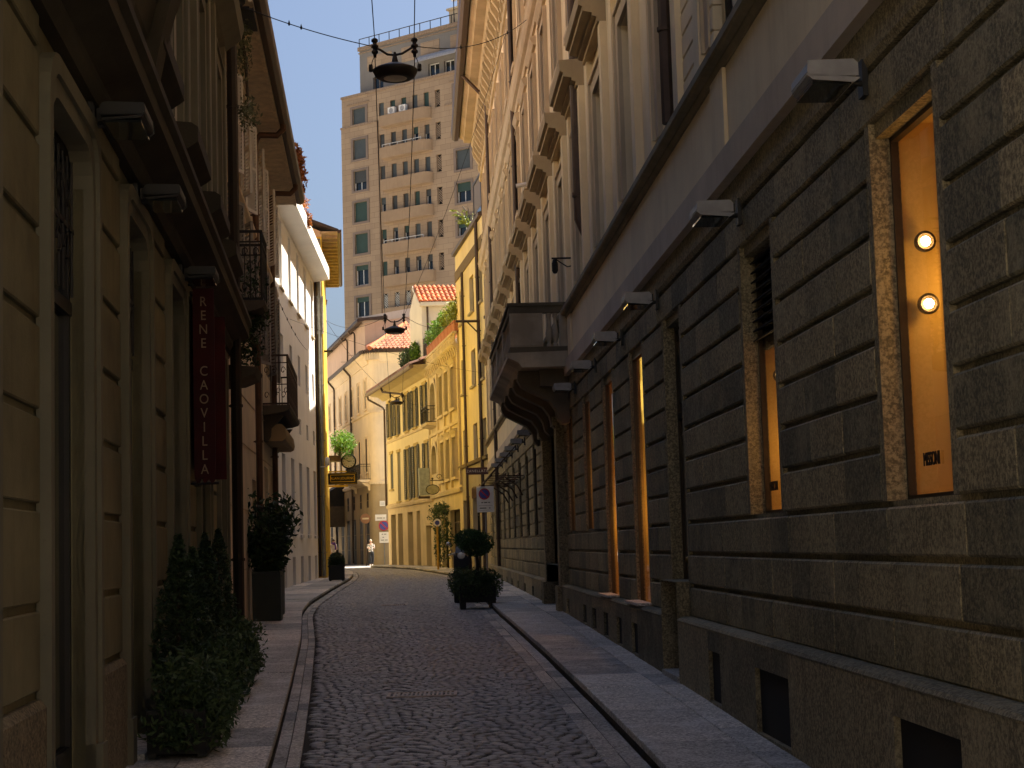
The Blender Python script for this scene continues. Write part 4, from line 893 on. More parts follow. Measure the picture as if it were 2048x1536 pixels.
for a in H8: window(h8, R4, *a, .2, brownwood, mull=1)
for i, (c, h, a, b) in enumerate(DO):
    o = window(h8, R4, c-h, c+h, a, b, .35, iron if i < 4 else greywood, 'shop_door', 1, .8)
for i, (c, h, a, b) in enumerate(UP+LO):
    if i in (5,):
        mb = MB(R4); mb.box(c-h, c+h, -.1, -.04, a, b); mb.build('closed_shutter', darkgreen, h8); continue
    if i == 6:
        mb = MB(R4); mb.box(c-h, c+h, -.1, -.04, a, b); mb.build('closed_shutter', simple('olive_paint', (.10, .085, .03), .6), h8); continue
    w = .55
    shutter(h8, R4, c-h-w, c-h, a-.02, b+.04, .05, darkgreen, 0, None, 26); shutter(h8, R4, c+h, c+h+w, a-.02, b+.04, .05, darkgreen, 0, None, 26)
for c, h, a, b in UP+LO: MB(R4).box(c-h-.12, c+h+.12, 0, .1, a-.12, a-.03).build('window_sill', plaster('trim_yellow', (.5, .38, .14), .1, .2, .05), h8); MB(R4).box(c-h-.1, c+h+.1, 0, .06, b+.0, b+.16).build('window_lintel', plaster('trim_yellow', (.5, .38, .14), .1, .2, .05), h8)
mb = MB(R4); mb.prism([(0, 3.5), (.08, 3.52), (.12, 3.66), (.02, 3.76), (0, 3.76)], 0, K1); mb.build('string_course', g4, h8); mb = MB(R4); mb.prism([(0, 7.2), (.05, 7.22), (.06, 7.3), (0, 7.34)], 0, K1); mb.build('string_course', g4, h8)
mb = MB(R4); mb.prism([(0, 9.75), (.12, 9.8), (.35, 9.98), (.9, 10.08), (.92, 10.2), (0, 10.25)], -.1, K1+.7); mb.build('eave', plaster('eave_plaster', (.55, .44, .2), .12, .3, .05), h8)
mb = MB(R4); mb.tube([(-.1, .98, 10.14), (K1+.8, .98, 10.14)], .12, 10); mb.build('gutter', simple('taupe_gutter', (.17, .12, .075), .5, .2), h8)
for s in (K1-.05, 7.6):
    mb = MB(R4); mb.tube([(s+.5 if s > 10 else s+2.2, .98, 10.05), (s+.45 if s > 10 else s+2.15, .95, 9.85), (s+.1, .16, 9.35), (s, .1, 9.2), (s, .1, 3.7)] if s > 10 else [(s+2.2, .98, 10.05), (s+2.1, .9, 9.8), (s+.2, .15, 9.5), (s, .1, 9.4)], .06, 8); mb.build('downpipe', lead, h8)
body(h8, R4, 0, K1, 9.95, 9, .4)
mb = MB(R4); mb.q((K1, 0, -.3), (K1, -9, -.3), (K1, -9, 10), (K1, 0, 10)); mb.build('end_wall', y4, h8)
mb = MB(R4); tiled(mb, (0, 1.0, 10.22), (K1+.7, 1.0, 10.22), (K1+.7, -.6, 10.85), (0, -.6, 10.85), 60, 3); mb.q((0, -.6, 10.85), (K1, -.6, 10.85), (K1, -9, 10.9), (0, -9, 10.9)); mb.build('roof', tiles('brown_tiles', (.2, .1, .06)), h8)
t = thing('terrace_railing', 'dark railing with climbing greenery on the roof edge of the pale yellow house', 'railing', fr=R4, loc=(0, -.6, 10.85))
mb = MB(); 
for k in range(45): mb.box(4.4+k*.16, 4.42+k*.16, -.01, .01, 0, 1.25)
mb.box(4.3, 11.5, -.02, .02, 1.22, 1.27); mb.box(4.3, 11.5, -.03, .0, .1, .95); mb.build('panel', simple('dark_screen', (.035, .025, .018), .7), t)
for i, s in enumerate((6.2, 7.9, 9.6)):
    plant('terrace_shrub', ['green shrub on the railing nearest the white roof house', 'middle shrub on the dark roof railing', 'farthest small shrub on the dark roof railing'][i], 'shrub', (s, -.5, 10.85), clump_pts(500, (0, .15, .7), (.95, .35, .65), .5, lumps=5), .085, lf_m if i else lf_g, R4, [[(0, 0, 0), (0, .1, .6)]], 'shrubs on the roof railing')
# small white house on the roof, red tiles
pw = plaster('white_roof_house', (.70, .66, .56), .06, .12, .04, 25)
t = thing('roof_house', 'small white house with an orange tiled roof standing on the roofs', 'building', loc=(.08, 86.0, 9.85))
mb = MB(); mb.q((0, 0, 0), (3.4, .3, 0), (3.4, .3, 4.2), (0, 0, 4.2)); mb.q((0, 0, 0), (-.66, 3.6, 0), (-.66, 3.6, 4.2), (-.33, 1.8, 5.25), (0, 0, 4.2)); mb.q((3.4, .3, 0), (3, 4, 0), (3, 4, 4.2), (3.4, .3, 4.2)); mb.build('wall', pw, t)
mb = MB(); tiled(mb, (-.15, -.35, 4.2), (3.6, -.0, 4.2), (3.3, 2.1, 5.35), (-.45, 1.75, 5.35), 15, 5); mb.build('roof', tiles('orange_tiles', (.5, .15, .05)), t)
mb = MB(); mb.prism([(-.30, 4.02), (-.24, 3.98), (.0, 4.0), (0, 4.22), (-.3, 4.2)], -.1, 3.5); mb.q((-.12, -.36, 4.16), (-.02, -.3, 4.16), (-.35, 1.8, 5.38), (-.47, 1.75, 5.38)); mb.q((-.12, -.36, 4.16), (-.47, 1.75, 5.36), (-.5, 1.75, 5.2), (-.16, -.36, 4.0)); mb.build('fascia', pw, t)
mb = MB(); mb.box(-.36, -.32, 1.1, 2.0, .05, 2.3); mb.build('door', greywood, t, label='tall grey glazed door')
mb = MB(); mb.tube([(.3, -.02, 0), (.3, -.02, 4.0)], .05, 8); mb.build('downpipe', lead, t)
# ---- corner house facing the bend
cc = plaster('warm_beige_plaster', (.82, .69, .5), .1, .25, .06, 25); ct = plaster('travertine_ground_floor', (.40, .32, .205), .14, .3, .08, 25)
h9 = thing('corner_house', 'beige corner house at the bend with a brown gutter and a setback top storey', 'building', fr=CLf)
CE = 30.0
CWn = [2.2+3.25*k for k in range(8)]
HU = [(c-.5, c+.5, 10.45, 12.4) for c in CWn]+[(c-.5, c+.5, 6.3, 8.5) for c in CWn]
HL = [(c-.42, c+.42, 3.95, 4.92) for c in CWn]+[(c-.75, c+.75, .1, 3.3) for c in CWn]
for fr, a0, a1, hu, hl in ((CLf, .6, CE, HU, HL), (CRf, -7.5, -.6, [(-4.5, -3.5, 10.45, 12.4)], [])):
    mb = MB(fr); mb.wall(a0, a1, 5.5, 14.0, hu, .06); M_ = mb.build('wall', cc, h9)
    mb2 = MB(fr); mb2.wall(a0, a1, -.1, 5.5, hl, .06)
    for z in (1.2, 2.2, 3.5, 4.4): mb2.box(a0, a1, -.005, .008, z, z+.03)
    M2 = mb2.build('ground_floor_wall', ct, h9)
    mb3 = MB(fr); mb3.prism([(0, 10.05), (.08, 10.08), (.12, 10.2), (0, 10.26)], a0, a1); mb5 = MB(fr); mb5.prism([(0, 5.4), (.1, 5.45), (.14, 5.6), (0, 5.7)], a0, a1); M5 = mb5.build('string_course', cc, h9); mb6 = MB(fr); mb6.prism([(0, 13.3), (.06, 13.32), (.06, 13.4), (.25, 13.7), (.45, 13.85), (.45, 13.95), (0, 14)], a0, a1); M6 = mb6.build('cornice', cc, h9); M3 = mb3.build('string_course', cc, h9)
    mb4 = MB(fr); mb4.prism([(.42, 13.95), (.5, 13.9), (.58, 13.95), (.6, 14.12), (0, 14.2), (0, 13.98)], a0, a1); M4 = mb4.build('gutter', lead, h9)
    if fr is CRf:
        rel = CLf.M.inverted() @ CRf.M
        for o in (M_, M2, M3, M4, M5, M6): o.matrix_local = rel
# chamfer between the two faces
pa = CLf.M.inverted() @ CLf.w(.6, 0, 0); pb = CLf.M.inverted() @ CRf.w(-.6, 0, 0)
def arc_wall(mb, off, z0, z1, k=8):
    c0 = CLf.M.inverted() @ CLf.w(0, 0, 0); P = []
    for i in range(k+1):
        u = i/k; p = pa*(1-u)**2+c0*2*u*(1-u)+pb*u*u; P.append(p)
    for i in range(k):
        a, b = P[i], P[i+1]; n = Vector((b.y-a.y, -(b.x-a.x), 0)).normalized(); n = n if n.dot(c0-(pa+pb)/2) > 0 else -n
        A, B = a+n*off, b+n*off
        mb.q((A.x, A.y, z0), (B.x, B.y, z0), (B.x, B.y, z1), (A.x, A.y, z1))
        if off: mb.q((A.x, A.y, z0), (B.x, B.y, z0), (b.x, b.y, z0), (a.x, a.y, z0)); mb.q((A.x, A.y, z1), (B.x, B.y, z1), (b.x, b.y, z1), (a.x, a.y, z1))
mb = MB(); arc_wall(mb, 0, 5.5, 14); arc_wall(mb, .12, 10.05, 10.24); arc_wall(mb, .12, 5.42, 5.64); arc_wall(mb, .3, 13.5, 13.95); mb.build('rounded_corner', cc, h9, True)
mb = MB(); arc_wall(mb, 0, -.1, 5.5); mb.build('rounded_corner_base', ct, h9, True); mb = MB(); arc_wall(mb, .55, 13.93, 14.14); mb.build('corner_gutter', lead, h9)
for a in HU: window(h9, CLf, *a, .06, cream if a[2] > 10 else brownwood, trans=.6, g=dullglass)
for a in HL: window(h9, CLf, *a, .06, darkframe, 'shop_door' if a[2] < 1 else 'mezzanine_window', g=dullglass)
for i, c in enumerate(CWn): MB(CLf).box(c+.06, c+.44, -.02, -.004, 10.5, 12.3 if i % 2 else 11.4).build('half_blind', lead, h9)
for a in HU: mb = MB(CLf); architrave(mb, *a, .1, .035); mb.build('window_surround', cc, h9)
for s in (8.9, 18.0): downpipe(h9, CLf, s, .3, 13.5, .1, .07, (.52, 13.9))
cb = balcony_part(h9, CLf, .7, 7.6, .7, 5.75, cc, iron, 1.0, True, False)
# setback storey and roofs
ph = plaster('pinkish_plaster', (.68, .5, .38), .08, .2, .05, 20)
mb = MB(CLf); mb.q((6.0, -.6, 14), (CE, -.6, 14), (CE, -.6, 17), (6.0, -.6, 17)); mb.build('setback_wall', ph, h9)
pt = CLf.M.inverted() @ CLf.w(6.0, -.6, 14); far = CLf.M.inverted() @ Vector((6.5, 112.4, 14))
mb = MB(); mb.q((pt.x, pt.y, 14), (far.x, far.y, 14), (far.x, far.y, 18.2), (pt.x, pt.y, 17)); mb.build('setback_wall', ph, h9)
mb = MB(); mb.q((pt.x, pt.y+.2, 16.7), (far.x, far.y+.2, 17.9), (far.x, far.y+.2, 18.7), (pt.x, pt.y+.2, 17.15)); mb.q((pt.x, pt.y+.2, 17.15), (far.x, far.y+.2, 18.7), (far.x, far.y-.6, 18.7), (pt.x, pt.y-.6, 17.15)); mb.q((pt.x, pt.y+.2, 16.7), (far.x, far.y+.2, 17.9), (far.x, far.y, 17.9), (pt.x, pt.y, 16.7)); mb.build('setback_parapet', plaster('pale_parapet', (.62, .56, .5), .06, .15, .04), h9)
mb = MB(CLf); mb.prism([(-.6, 16.9), (-.1, 16.75), (0, 16.8), (-.05, 17.0), (-6, 17.6), (-6, 16.95)], 5.6, CE); mb.build('setback_eave', lead, h9)
for s in (10.5, 14.5): downpipe(h9, CLf, s, 14.1, 16.7, -.5, .06, (-.1, 16.75))
c_in = CLf.M.inverted()
e0 = c_in @ CRf.w(-.0, .5, 14.1); e1 = c_in @ CRf.w(-9.5, .5, 14.1); t0 = c_in @ Vector((-1.0, 111.9, 16.4)); t1 = c_in @ Vector((6.4, 112.2, 17.2))
mb = MB(); tiled(mb, e0, e1, t1, t0, 34, 12); mb.build('roof', tiles('red_tiles', (.34, .115, .05)), h9)
mb = MB(); mb.tube([tuple(e0+Vector((0, 0, .1))), tuple(t0+Vector((0, 0, .12)))], .16, 8); mb.build('roof_ridge', tiles('orange_tiles', (.5, .15, .05)), h9)
p0 = c_in @ CLf.w(.8, -.05, 14.1); p1 = c_in @ CLf.w(6.0, -.6, 14.1)
mb = MB(); mb.q((e0.x, e0.y, 14.1), (p1.x, p1.y, 14.1), (pt.x, pt.y, 15.2), (t0.x, t0.y, t0.z)); mb.build('roof_slope', tiles('red_tiles', (.34, .115, .05)), h9)
mb = MB(CLf); mb.q((.8, -.4, -.3), (CE, -.4, -.3), (CE, -.4, 13.9), (.8, -.4, 13.9)); q = c_in @ CRf.w(-.8, -.4, 0); r = c_in @ CRf.w(-9, -.4, 0)
mb.q((q.x, q.y, -.3), (r.x, r.y, -.3), (r.x, r.y, 13.9), (q.x, q.y, 13.9)); mb.q((q.x, q.y, 13.9), (r.x, r.y, 13.9), (CE, -9, 13.9), (CE, -.4, 13.9), (.8, -.4, 13.9)); mb.build('wall_core', inside, h9)
t = thing('shop_awning', 'dark awning box over the shopfront round the bend, left of the walking woman', 'awning', fr=CLf, loc=(17, 0, 0))
dk = simple('dark_awning_cloth', (.022, .02, .02), .85)
mb = MB(); mb.prism([(0, 6.0), (.05, 6.05), (2.0, 5.0), (2.0, 4.4), (0, 4.4)], -3, 3); mb.build('canopy', dk, t)
mb = MB(); mb.box(-3, 3, 1.9, 1.95, 2.9, 4.4).box(-3, -2.95, 0, 1.9, 2.9, 4.4); mb.build('screen', simple('smoked_screen', (.07, .05, .03), .4), t)
mb = MB()
for s in (-3, -1, 1, 2.95): mb.box(s, s+.06, 1.94, 2.0, .2, 4.4)
mb.build('post', iron, t)
# ================================================================ tower
ts = plaster('tower_stone', (.40, .27, .155), .1, .2, .06, 6, sc=.25, bmp=.1)
tg = plaster('tower_grey_render', (.21, .2, .185), .1, .25, .06, 6, sc=.3)
tsur = simple('tower_window_surround', (.20, .155, .125), .8, 0, .1, 1)
def towerstone():
    m, t_, b = nodes('tower_slabs'); tc = N(t_, 'ShaderNodeTexCoord'); mp = N(t_, 'ShaderNodeMapping'); mp.inputs['Rotation'].default_value = (math.pi/2, 0, 0)
    t_.links.new(tc.outputs['Object'], mp.inputs['Vector']); br = N(t_, 'ShaderNodeTexBrick'); t_.links.new(mp.outputs[0], br.inputs['Vector'])
    br.inputs['Scale'].default_value = 1; br.inputs['Brick Width'].default_value = 1.25; br.inputs['Row Height'].default_value = .55; br.inputs['Mortar Size'].default_value = .015
    br.inputs['Color1'].default_value = (.36, .265, .172, 1); br.inputs['Color2'].default_value = (.305, .222, .145, 1); br.inputs['Mortar'].default_value = (.2, .14, .09, 1)
    pos = N(t_, 'ShaderNodeNewGeometry').outputs['Position']; c = mixc(t_, br.outputs[0], (.27, .195, .13), ramp(t_, noise(t_, mapped(t_, pos, (1, 1, .25)), .5, 5, .65), .5, .8))
    t_.links.new(c, b.inputs['Base Color']); b.inputs['Roughness'].default_value = .85; return m
ts = towerstone()
tw = thing('tower_block', 'tall brown stone tower block with rows of curved balconies behind the street', 'building', fr=TW)
ROWS = [46.35-3.27*k for k in range(11)]
TH = []
for i, z in enumerate(ROWS):
    TH.append((1.55, 3.3, z-(1.65 if i == 0 else 2.05), z))
    for c in (-.6, -2.1, -3.55, -5.0, -6.45): TH.append((c-.33, c+.33, z-1.55, z))
    TH.append((-8.2, -7.55, z-1.75, z)); TH.append((-11.75, -10.0, z-1.95, z))
mb = MB(TW); mb.wall(-13.6, 4.9, -.3, 44.55, [h for h in TH if h[3] < 44.5], .3); mb.wall(-13.6, 4.75, 44.55, 47.8, [h for h in TH if h[3] > 44.5], .3)
mb.q((4.9, 0, 0), (4.9, -14, 0), (4.9, -14, 44.55), (4.9, 0, 44.55)).q((4.75, 0, 44.5), (4.75, -14, 44.5), (4.75, -14, 47.8), (4.75, 0, 47.8)).q((-13.6, 0, 0), (-13.6, -14, 0), (-13.6, -14, 47.8), (-13.6, 0, 47.8))
mb.q((-13.6, 0, 47.8), (4.75, 0, 47.8), (4.75, -14, 47.8), (-13.6, -14, 47.8)); mb.build('wall', ts, tw)
mb = MB(TW); mb.box(.1, 4.95, 0, .08, 44.45, 44.65); mb.box(-13.6, 4.8, 0, .12, 47.6, 47.85); mb.box(-13.6, -8.8, 0, .1, 44.5, 44.7); mb.box(1.0, 4.0, 0, .1, 46.8, 46.92); mb.box(-12.2, -9.4, 0, .1, 46.8, 46.92); mb.box(-.16, -.06, 0, .1, 0, 44.5); mb.build('string_course', simple('tower_trim', (.26, .19, .13), .8), tw)
gs = [simple('green_roller', (.028, .06, .05), .6, 0, .1, 2), simple('blue_grey_roller', (.06, .075, .08), .6, 0, .1, 2), simple('slate_roller', (.05, .055, .055), .6, 0, .1, 2)]
lat = simple('pale_lattice', (.5, .5, .46), .6); pframe = simple('tower_white_frame', (.62, .62, .6), .5)
for i, h in enumerate(TH):
    w = h[1]-h[0]; row = i//8; col = i % 8
    if col == 6 or (row >= 6 and col in (1, 2, 3, 4, 5) and row == 6):
        mb = MB(TW)
        for k in range(-7, 8): 
            for d in (1, -1):
                x0, x1 = h[0], h[1]; zc = (h[2]+h[3])/2+k*.24; z0, z1 = zc-d*w/2, zc+d*w/2
                if min(z0, z1) < h[2]-.05 or max(z0, z1) > h[3]+.05: continue
                mb.q((x0, -.1, z0-.05), (x1, -.1, z1-.05), (x1, -.1, z1+.05), (x0, -.1, z0+.05))
        mb.build('lattice', lat if row == 6 else simple('tan_lattice', (.26, .19, .13), .7), tw)
        q = MB(TW); q.box(h[0], h[1], -.29, -.28, h[2], h[3]); q.build('opening', inside, tw); continue
    open_ = random.random(); drop = {0: 1.0}.get(0 if open_ < .55 else 1, random.choice((.25, .45, .6)))
    o = window(tw, TW, *h, .3, pframe if drop < 1 else tsur, mull=1 if w > 1 else 0, fw=.09)
    q = MB(TW); zt = h[3]; zb = h[3]-(h[3]-h[2])*drop; q.box(h[0]+.01, h[1]-.01, -.2, -.16, zb+.02, zt); q.build('roller_shutter', random.choice(gs) if col else gs[1 if row < 2 else 0 if row > 2 else 2], o)
for i, h in enumerate(TH):
    if i % 8 in (0, 7):
        mb = MB(TW)
        for a in ((h[0]-.28, h[0], h[2]-.22, h[3]+.22), (h[1], h[1]+.28, h[2]-.22, h[3]+.22), (h[0], h[1], h[3], h[3]+.22), (h[0], h[1], h[2]-.22, h[2])): mb.box(a[0], a[1], -.05, .06, a[2], a[3])
        mb.build('window_surround', tsur, tw)
tb = plaster('tower_balcony', (.33, .235, .15), .1, .25, .05, 8)
for i, z in enumerate(ROWS[:10]):
    zb = z-2.75; mb = MB(TW); P = [(-.9, 0), (-.9, .75)]+[(-6.2-.95*math.sin(x), .75-.75*(1-math.cos(x))) for x in [k*.1963 for k in range(9)]]
    P = [(-.9, 0), (-.9, .8), (-6.1, .8)]+[(-6.1-1.0*math.sin(x), .8*math.cos(x)) for x in [k*math.pi/16 for k in range(1, 9)]]
    for (s0, n0), (s1, n1) in zip(P, P[1:]): mb.q((s0, n0, zb), (s1, n1, zb), (s1, n1, zb+1.12), (s0, n0, zb+1.12))
    mb.q(*[(s, n, zb) for s, n in P]).q(*[(s, n, zb+.25) for s, n in P])
    for (s0, n0), (s1, n1) in zip(P, P[1:]): mb.q((s0, n0, zb+1.12), (s1, n1, zb+1.12), (s1*.985-.06, n1*.85, zb+1.12), (s0*.985-.06, n0*.85, zb+1.12))
    o = mb.build('balcony', tb, tw)
    if i in (1, 4):
        q = MB(TW); q.tube([(-1.2, .7, zb+1.4), (-6.2, .7, zb+1.4)], .03, 5)
        for k in range(6): q.tube([(-1.2-k, .7, zb+1.1), (-1.2-k, .7, zb+1.4)], .025, 5)
        q.build('rail', pframe, o)
    for k in range(2 if i == 0 else 0):
        s = -2.35-1.45*k; q = MB(TW); q.box(s-.42, s+.42, .25, .6, zb+1.15, zb+1.85); a = q.build('air_conditioner', white, o)
        q = MB(TW); q.lathe([(0, .61), (.25, .61), (.27, .6)], (s, 0, zb+1.5), 16, 'y'); q.build('fan_grille', simple('grille_grey', (.3, .3, .3), .6), a)
# set-back crown
mb = MB(TW); TT = [(-.2, 1.2, 47.9, 49.5), (-3.6, -2.4, 47.9, 49.4), (-7.5, -6.1, 47.9, 49.45), (-9.4, -8.1, 47.9, 49.4), (-11.8, -10.2, 47.9, 49.4)]
mb.wall(-13.4, 2.95, 47.8, 52.6, TT, .3, -.9); mb.q((2.95, -.9, 47.8), (2.95, -12, 47.8), (2.95, -12, 52.6), (2.95, -.9, 52.6)); mb.build('crown_wall', tg, tw)
mb = MB(TW); mb.box(-13.4, 3.1, -12, -.75, 52.6, 53.0); mb.box(-13.4, 3.05, -12, -.82, 52.3, 52.42); mb.build('crown_cornice', simple('tower_trim', (.26, .19, .13), .8), tw)
for a, b in ((-1.4, 1.9), (-4.4, -2.7), (-7.6, -5.2), (-11, -9)): MB(TW).box(a, b, -.9, -.86, 50.3, 51.8).build('crown_panel', ts, tw)
for a in TT: window(tw, TW, *a, .3, pframe if a[0] < -5 else tsur, n=-.9, fw=.1)
mb = MB(TW); mb.prism([(-.9, 50.4), (-.4, 50.3), (.3, 49.8), (.5, 49.45), (.45, 49.45), (-.5, 50.1), (-.9, 50.2)], -10.5, -5.4); mb.build('awning', simple('pale_awning', (.42, .4, .38), .7), tw)
mb = MB(TW); mb.tube([(3.0, -.95, 53.9), (-13, -.95, 53.9)], .045, 5); k = 3.0
while k > -13: mb.tube([(k, -.95, 53), (k, -.95, 53.9)], .045, 5); k -= 1.35
mb.build('roof_rail', iron, tw)
mb = MB(TW); mb.box(-13.5, -10.7, -4, .06, 47.8, 55.2); mb.box(-13.7, -10.5, -4.2, .2, 54.9, 55.2); mb.build('lift_house', ts, tw)
mb = MB(TW); mb.box(-9.8, -7.9, -4.2, -2.2, 53, 54.9); mb.box(-10, -7.7, -4.4, -2.0, 54.9, 55.1); mb.build('chimney', plaster('pale_chimney', (.5, .42, .3)), tw)
mb = MB(TW); mb.tube([(-9.3, -1.2, 53), (-9.3, -1.2, 55.6)], .05, 6); o = mb.build('mast', iron, tw)
q = MB(TW); q.lathe([(0, .16), (.3, .11), (.55, 0), (.57, .0), (.3, .08), (0, .12)], (-9.3, -1.35, 55.9), 18, 'y'); q.build('satellite_dish', white, tw)
mb = MB(TW)
for s in (-10.9, -11.6, -12.3): mb.tube([(s, .0, 55.2), (s, .0, 56)], .04, 5)
mb.tube([(-10.9, 0, 56), (-12.6, 0, 56)], .04, 5); mb.build('lift_house_rail', iron, tw)
mb = MB(TW); mb.box(-13.5, 4.7, -13.9, -.4, 0, 47.7); mb.box(-13.3, 2.85, -11.9, -1.3, 47.7, 52.5); mb.build('wall_core', inside, tw)
# ---- the open square behind the camera: pale front added across it to return sunlight, seen only in reflections
SQ = Fr((14, -24), 0, d=(-1, 0)); SQ = Fr((-22, -24), 0, d=(1, 0))
ha = thing('square_bounce_front', 'unseen pale front added across the square behind the camera to bounce sunlight', 'building', fr=SQ)
hsq = [(c-.6, c+.6, z, z+2) for c in range(2, 44, 4) for z in (1, 5, 9)]
mb = MB(SQ); mb.wall(0, 45, -.1, 12, hsq, .2); mb.build('wall', plaster('square_bounce_plaster', (.74, .62, .46), .1, .2, .05, 25), ha)
for a in hsq: window(ha, SQ, *a, .2, brownwood)
body(ha, SQ, 0, 45, 12, 8)

# unseen taller blocks added behind the left-hand houses to bounce sunlight onto the palace
yb = plaster('bounce_block_plaster', (.74, .62, .46), .1, .2, .05, 12)
for nm, P, d, L, H, lab in (('a', (-15, -6), (0, 1), 62, 21, 'unseen pale block added behind the near left houses to bounce sunlight'), ('b', (-16.5, 58), (-.17, 1), 75, 22, 'unseen pale block added behind the yellow and ochre houses to bounce sunlight')):
    fb = Fr(P, 0, True, d=d); ab = thing('bounce_block', lab, 'building', fr=fb)
    hb = [(c-.6, c+.6, z, z+1.9) for c in range(3, L-2, 5) for z in (12, 15.5)]
    MB(fb).wall(0, L, -.1, H, hb, .2).build('wall', yb, ab)
    for a in hb: window(ab, fb, *a, .2, brownwood)
    body(ab, fb, 0, L, H-.1, 9, .4)
    MB(fb).prism([(.5, H), (-9, H), (-9, H+.2), (.5, H+.2)], 0, L).build('roof', rf, ab)
    mb = MB(fb); mb.q((0, 0, 0), (0, -9, 0), (0, -9, H), (0, 0, H)).q((L, 0, 0), (L, -9, 0), (L, -9, H), (L, 0, H)); mb.build('end_wall', yb, ab)
# ================================================================ things in the street
blackpot = simple('black_planter', (.008, .008, .008), .5, 0, .2, 8); soil = simple('soil', (.03, .022, .015), .95)
def box_planter(t, w, d, h, mat):
    mb = MB(); mb.prism([(-d, 0.03), (d, 0.03), (d*1.12, h), (d*1.12, h+.03), (d*.98, h+.03), (d*.98, h-.04), (-d*.98, h-.04), (-d*.98, h+.03), (-d*1.12, h+.03), (-d*1.12, h)], -w, w); mb.box(-w, -w+.06, -d, d, 0, .03).box(w-.06, w, -d, d, 0, .03); mb.build('planter', mat, t, bevel=.006)
    mb = MB(); mb.box(-w*.96, w*.96, -d*.94, d*.94, h-.06, h-.02); mb.build('soil', soil, t)
def thuja_pts(h, r, n):
    out = []
    for k in range(n):
        u = random.random()**1.25; a = random.random()*6.28; rr = r*(1-u)**.75*(.55+.5*random.random())*(1+.16*math.sin(a*3+u*9)); rr = max(rr, .012)
        out.append((rr*math.cos(a), rr*math.sin(a), h*u))
    return out
def in_street(x, y, dz=.12): return (x, y, gz(y)+dz)
pc = [(-1.74, 12.0, 0, .55), (-1.83, 13.05, 1.12, .5), (-1.90, 14.35, 1.0, .5), (-1.97, 15.7, 1.12, .5), (-2.02, 17.1, 1.15, .5)]
plab = ['black planter of low leafy shrubs only, nearest on the left pavement', 'black planter with a slim dark conifer, second from the near end of the left row', 'black planter with the shortest of the slim conifers, middle of the left row', 'black planter with a pointed conifer, fourth of the row along the left wall', 'black planter with the slim conifer farthest along the left row, before the oleander']
for i, (x, y, ht, w) in enumerate(pc):
    t = thing('potted_conifer' if ht else 'potted_shrub', plab[i], 'potted plant', 'planters along the left wall', loc=in_street(x, y)); box_planter(t, .2, .38, .3, blackpot)
    if ht:
        mb = MB(); mb.tube([(-.1, 0, .35), (-.1, 0, .35+ht*.8)], [.03, .01], 6); mb.build('trunk', bark, t)
        mb = MB(); leaves(mb, [(p[0]-.1, p[1], p[2]+.4) for p in thuja_pts(ht, .25, 2600)], .026, .4, .6); mb.build('foliage', lf_t, t)
    mb = MB(); pts = []
    for q in range(6):
        c = (random.uniform(-.05, .2), -.4+.8*(q+.5)/6, .42+random.uniform(-.05, .06)); pts += clump_pts(430, c, (.27, .24, .27), .5, lumps=6)
    pts += clump_pts(700, (.22, 0, .2), (.16, .5, .22), .6, lumps=6)+clump_pts(520 if i == 0 else 300, (0, -.44, .2), (.27, .13, .22), .6, lumps=4)
    leaves(mb, pts, .027, .5); mb.build('underplanting' if ht else 'foliage', lf_m, t)
def oleander(x, y, h, r, label, w=.24):
    t = thing('potted_oleander', label, 'potted plant', 'oleanders in dark tubs', loc=in_street(x, y))
    mb = MB(); mb.prism([(-w*.8, 0), (w*.8, 0), (w, .78), (w*1.08, .78), (w*1.08, .84), (-w*1.08, .84), (-w*1.08, .78), (-w, .78)], -w, w); mb.build('planter', simple('dark_green_tub', (.014, .022, .018), .45, 0, .2, 6), t, bevel=.01)
    mb = MB(); mb.box(-w*.9, w*.9, -w*.9, w*.9, .76, .8); mb.build('soil', soil, t); pts = []; st = MB()
    for q in range(26):
        a = random.random()*6.28; L = r*random.uniform(.5, 1.1); top = h*random.uniform(.62, 1.0); path = [(0.03*math.cos(a), .03*math.sin(a), .75), (.45*L*math.cos(a), .45*L*math.sin(a), .75+(top-.75)*.5), (L*math.cos(a), L*math.sin(a), top)]
        st.tube(path, [.014, .01, .005], 5)
        for j in range(95):
            u = random.uniform(.12, 1); p0, p1, p2 = map(Vector, path); p = p0*(1-u)**2+p1*2*u*(1-u)+p2*u*u; pts.append(p+Vector((random.gauss(0, .09), random.gauss(0, .09), random.gauss(0, .07))))
    st.build('stem', bark, t); mb = MB(); leaves(mb, pts, .062, .4, .0); mb.build('foliage', leafmat('oleander_leaf', (.010, .026, .009), (.045, .085, .026), .25), t)
oleander(-2.72, 28.6, 2.2, .48, 'big bushy oleander in a tall dark tub, nearer of the two on the left pavement'); oleander(-2.88, 30.9, 2.05, .42, 'oleander in a dark tub just behind the bigger one on the left pavement')
# clipped ball in a square planter
t = thing('potted_box_ball', 'clipped dark box ball in a square black planter by the yellow house', 'potted plant', loc=in_street(-3.06, 57.0)); 
mb = MB(); mb.box(-.3, .3, -.3, .3, .03, .58); mb.box(-.33, .33, -.33, .33, .55, .62); mb.box(-.28, -.2, -.3, .3, 0, .03).box(.2, .28, -.3, .3, 0, .03); mb.build('planter', blackpot, t, bevel=.01)
mb = MB(); leaves(mb, clump_pts(3400, (0, 0, .74), (.34, .34, .4), .3), .032); mb.build('foliage', lf_d, t); mb = MB(); mb.tube([(0, 0, .5), (0, 0, .8)], .03, 6); mb.build('trunk', bark, t)
t.scale = (.88, .88, .86)
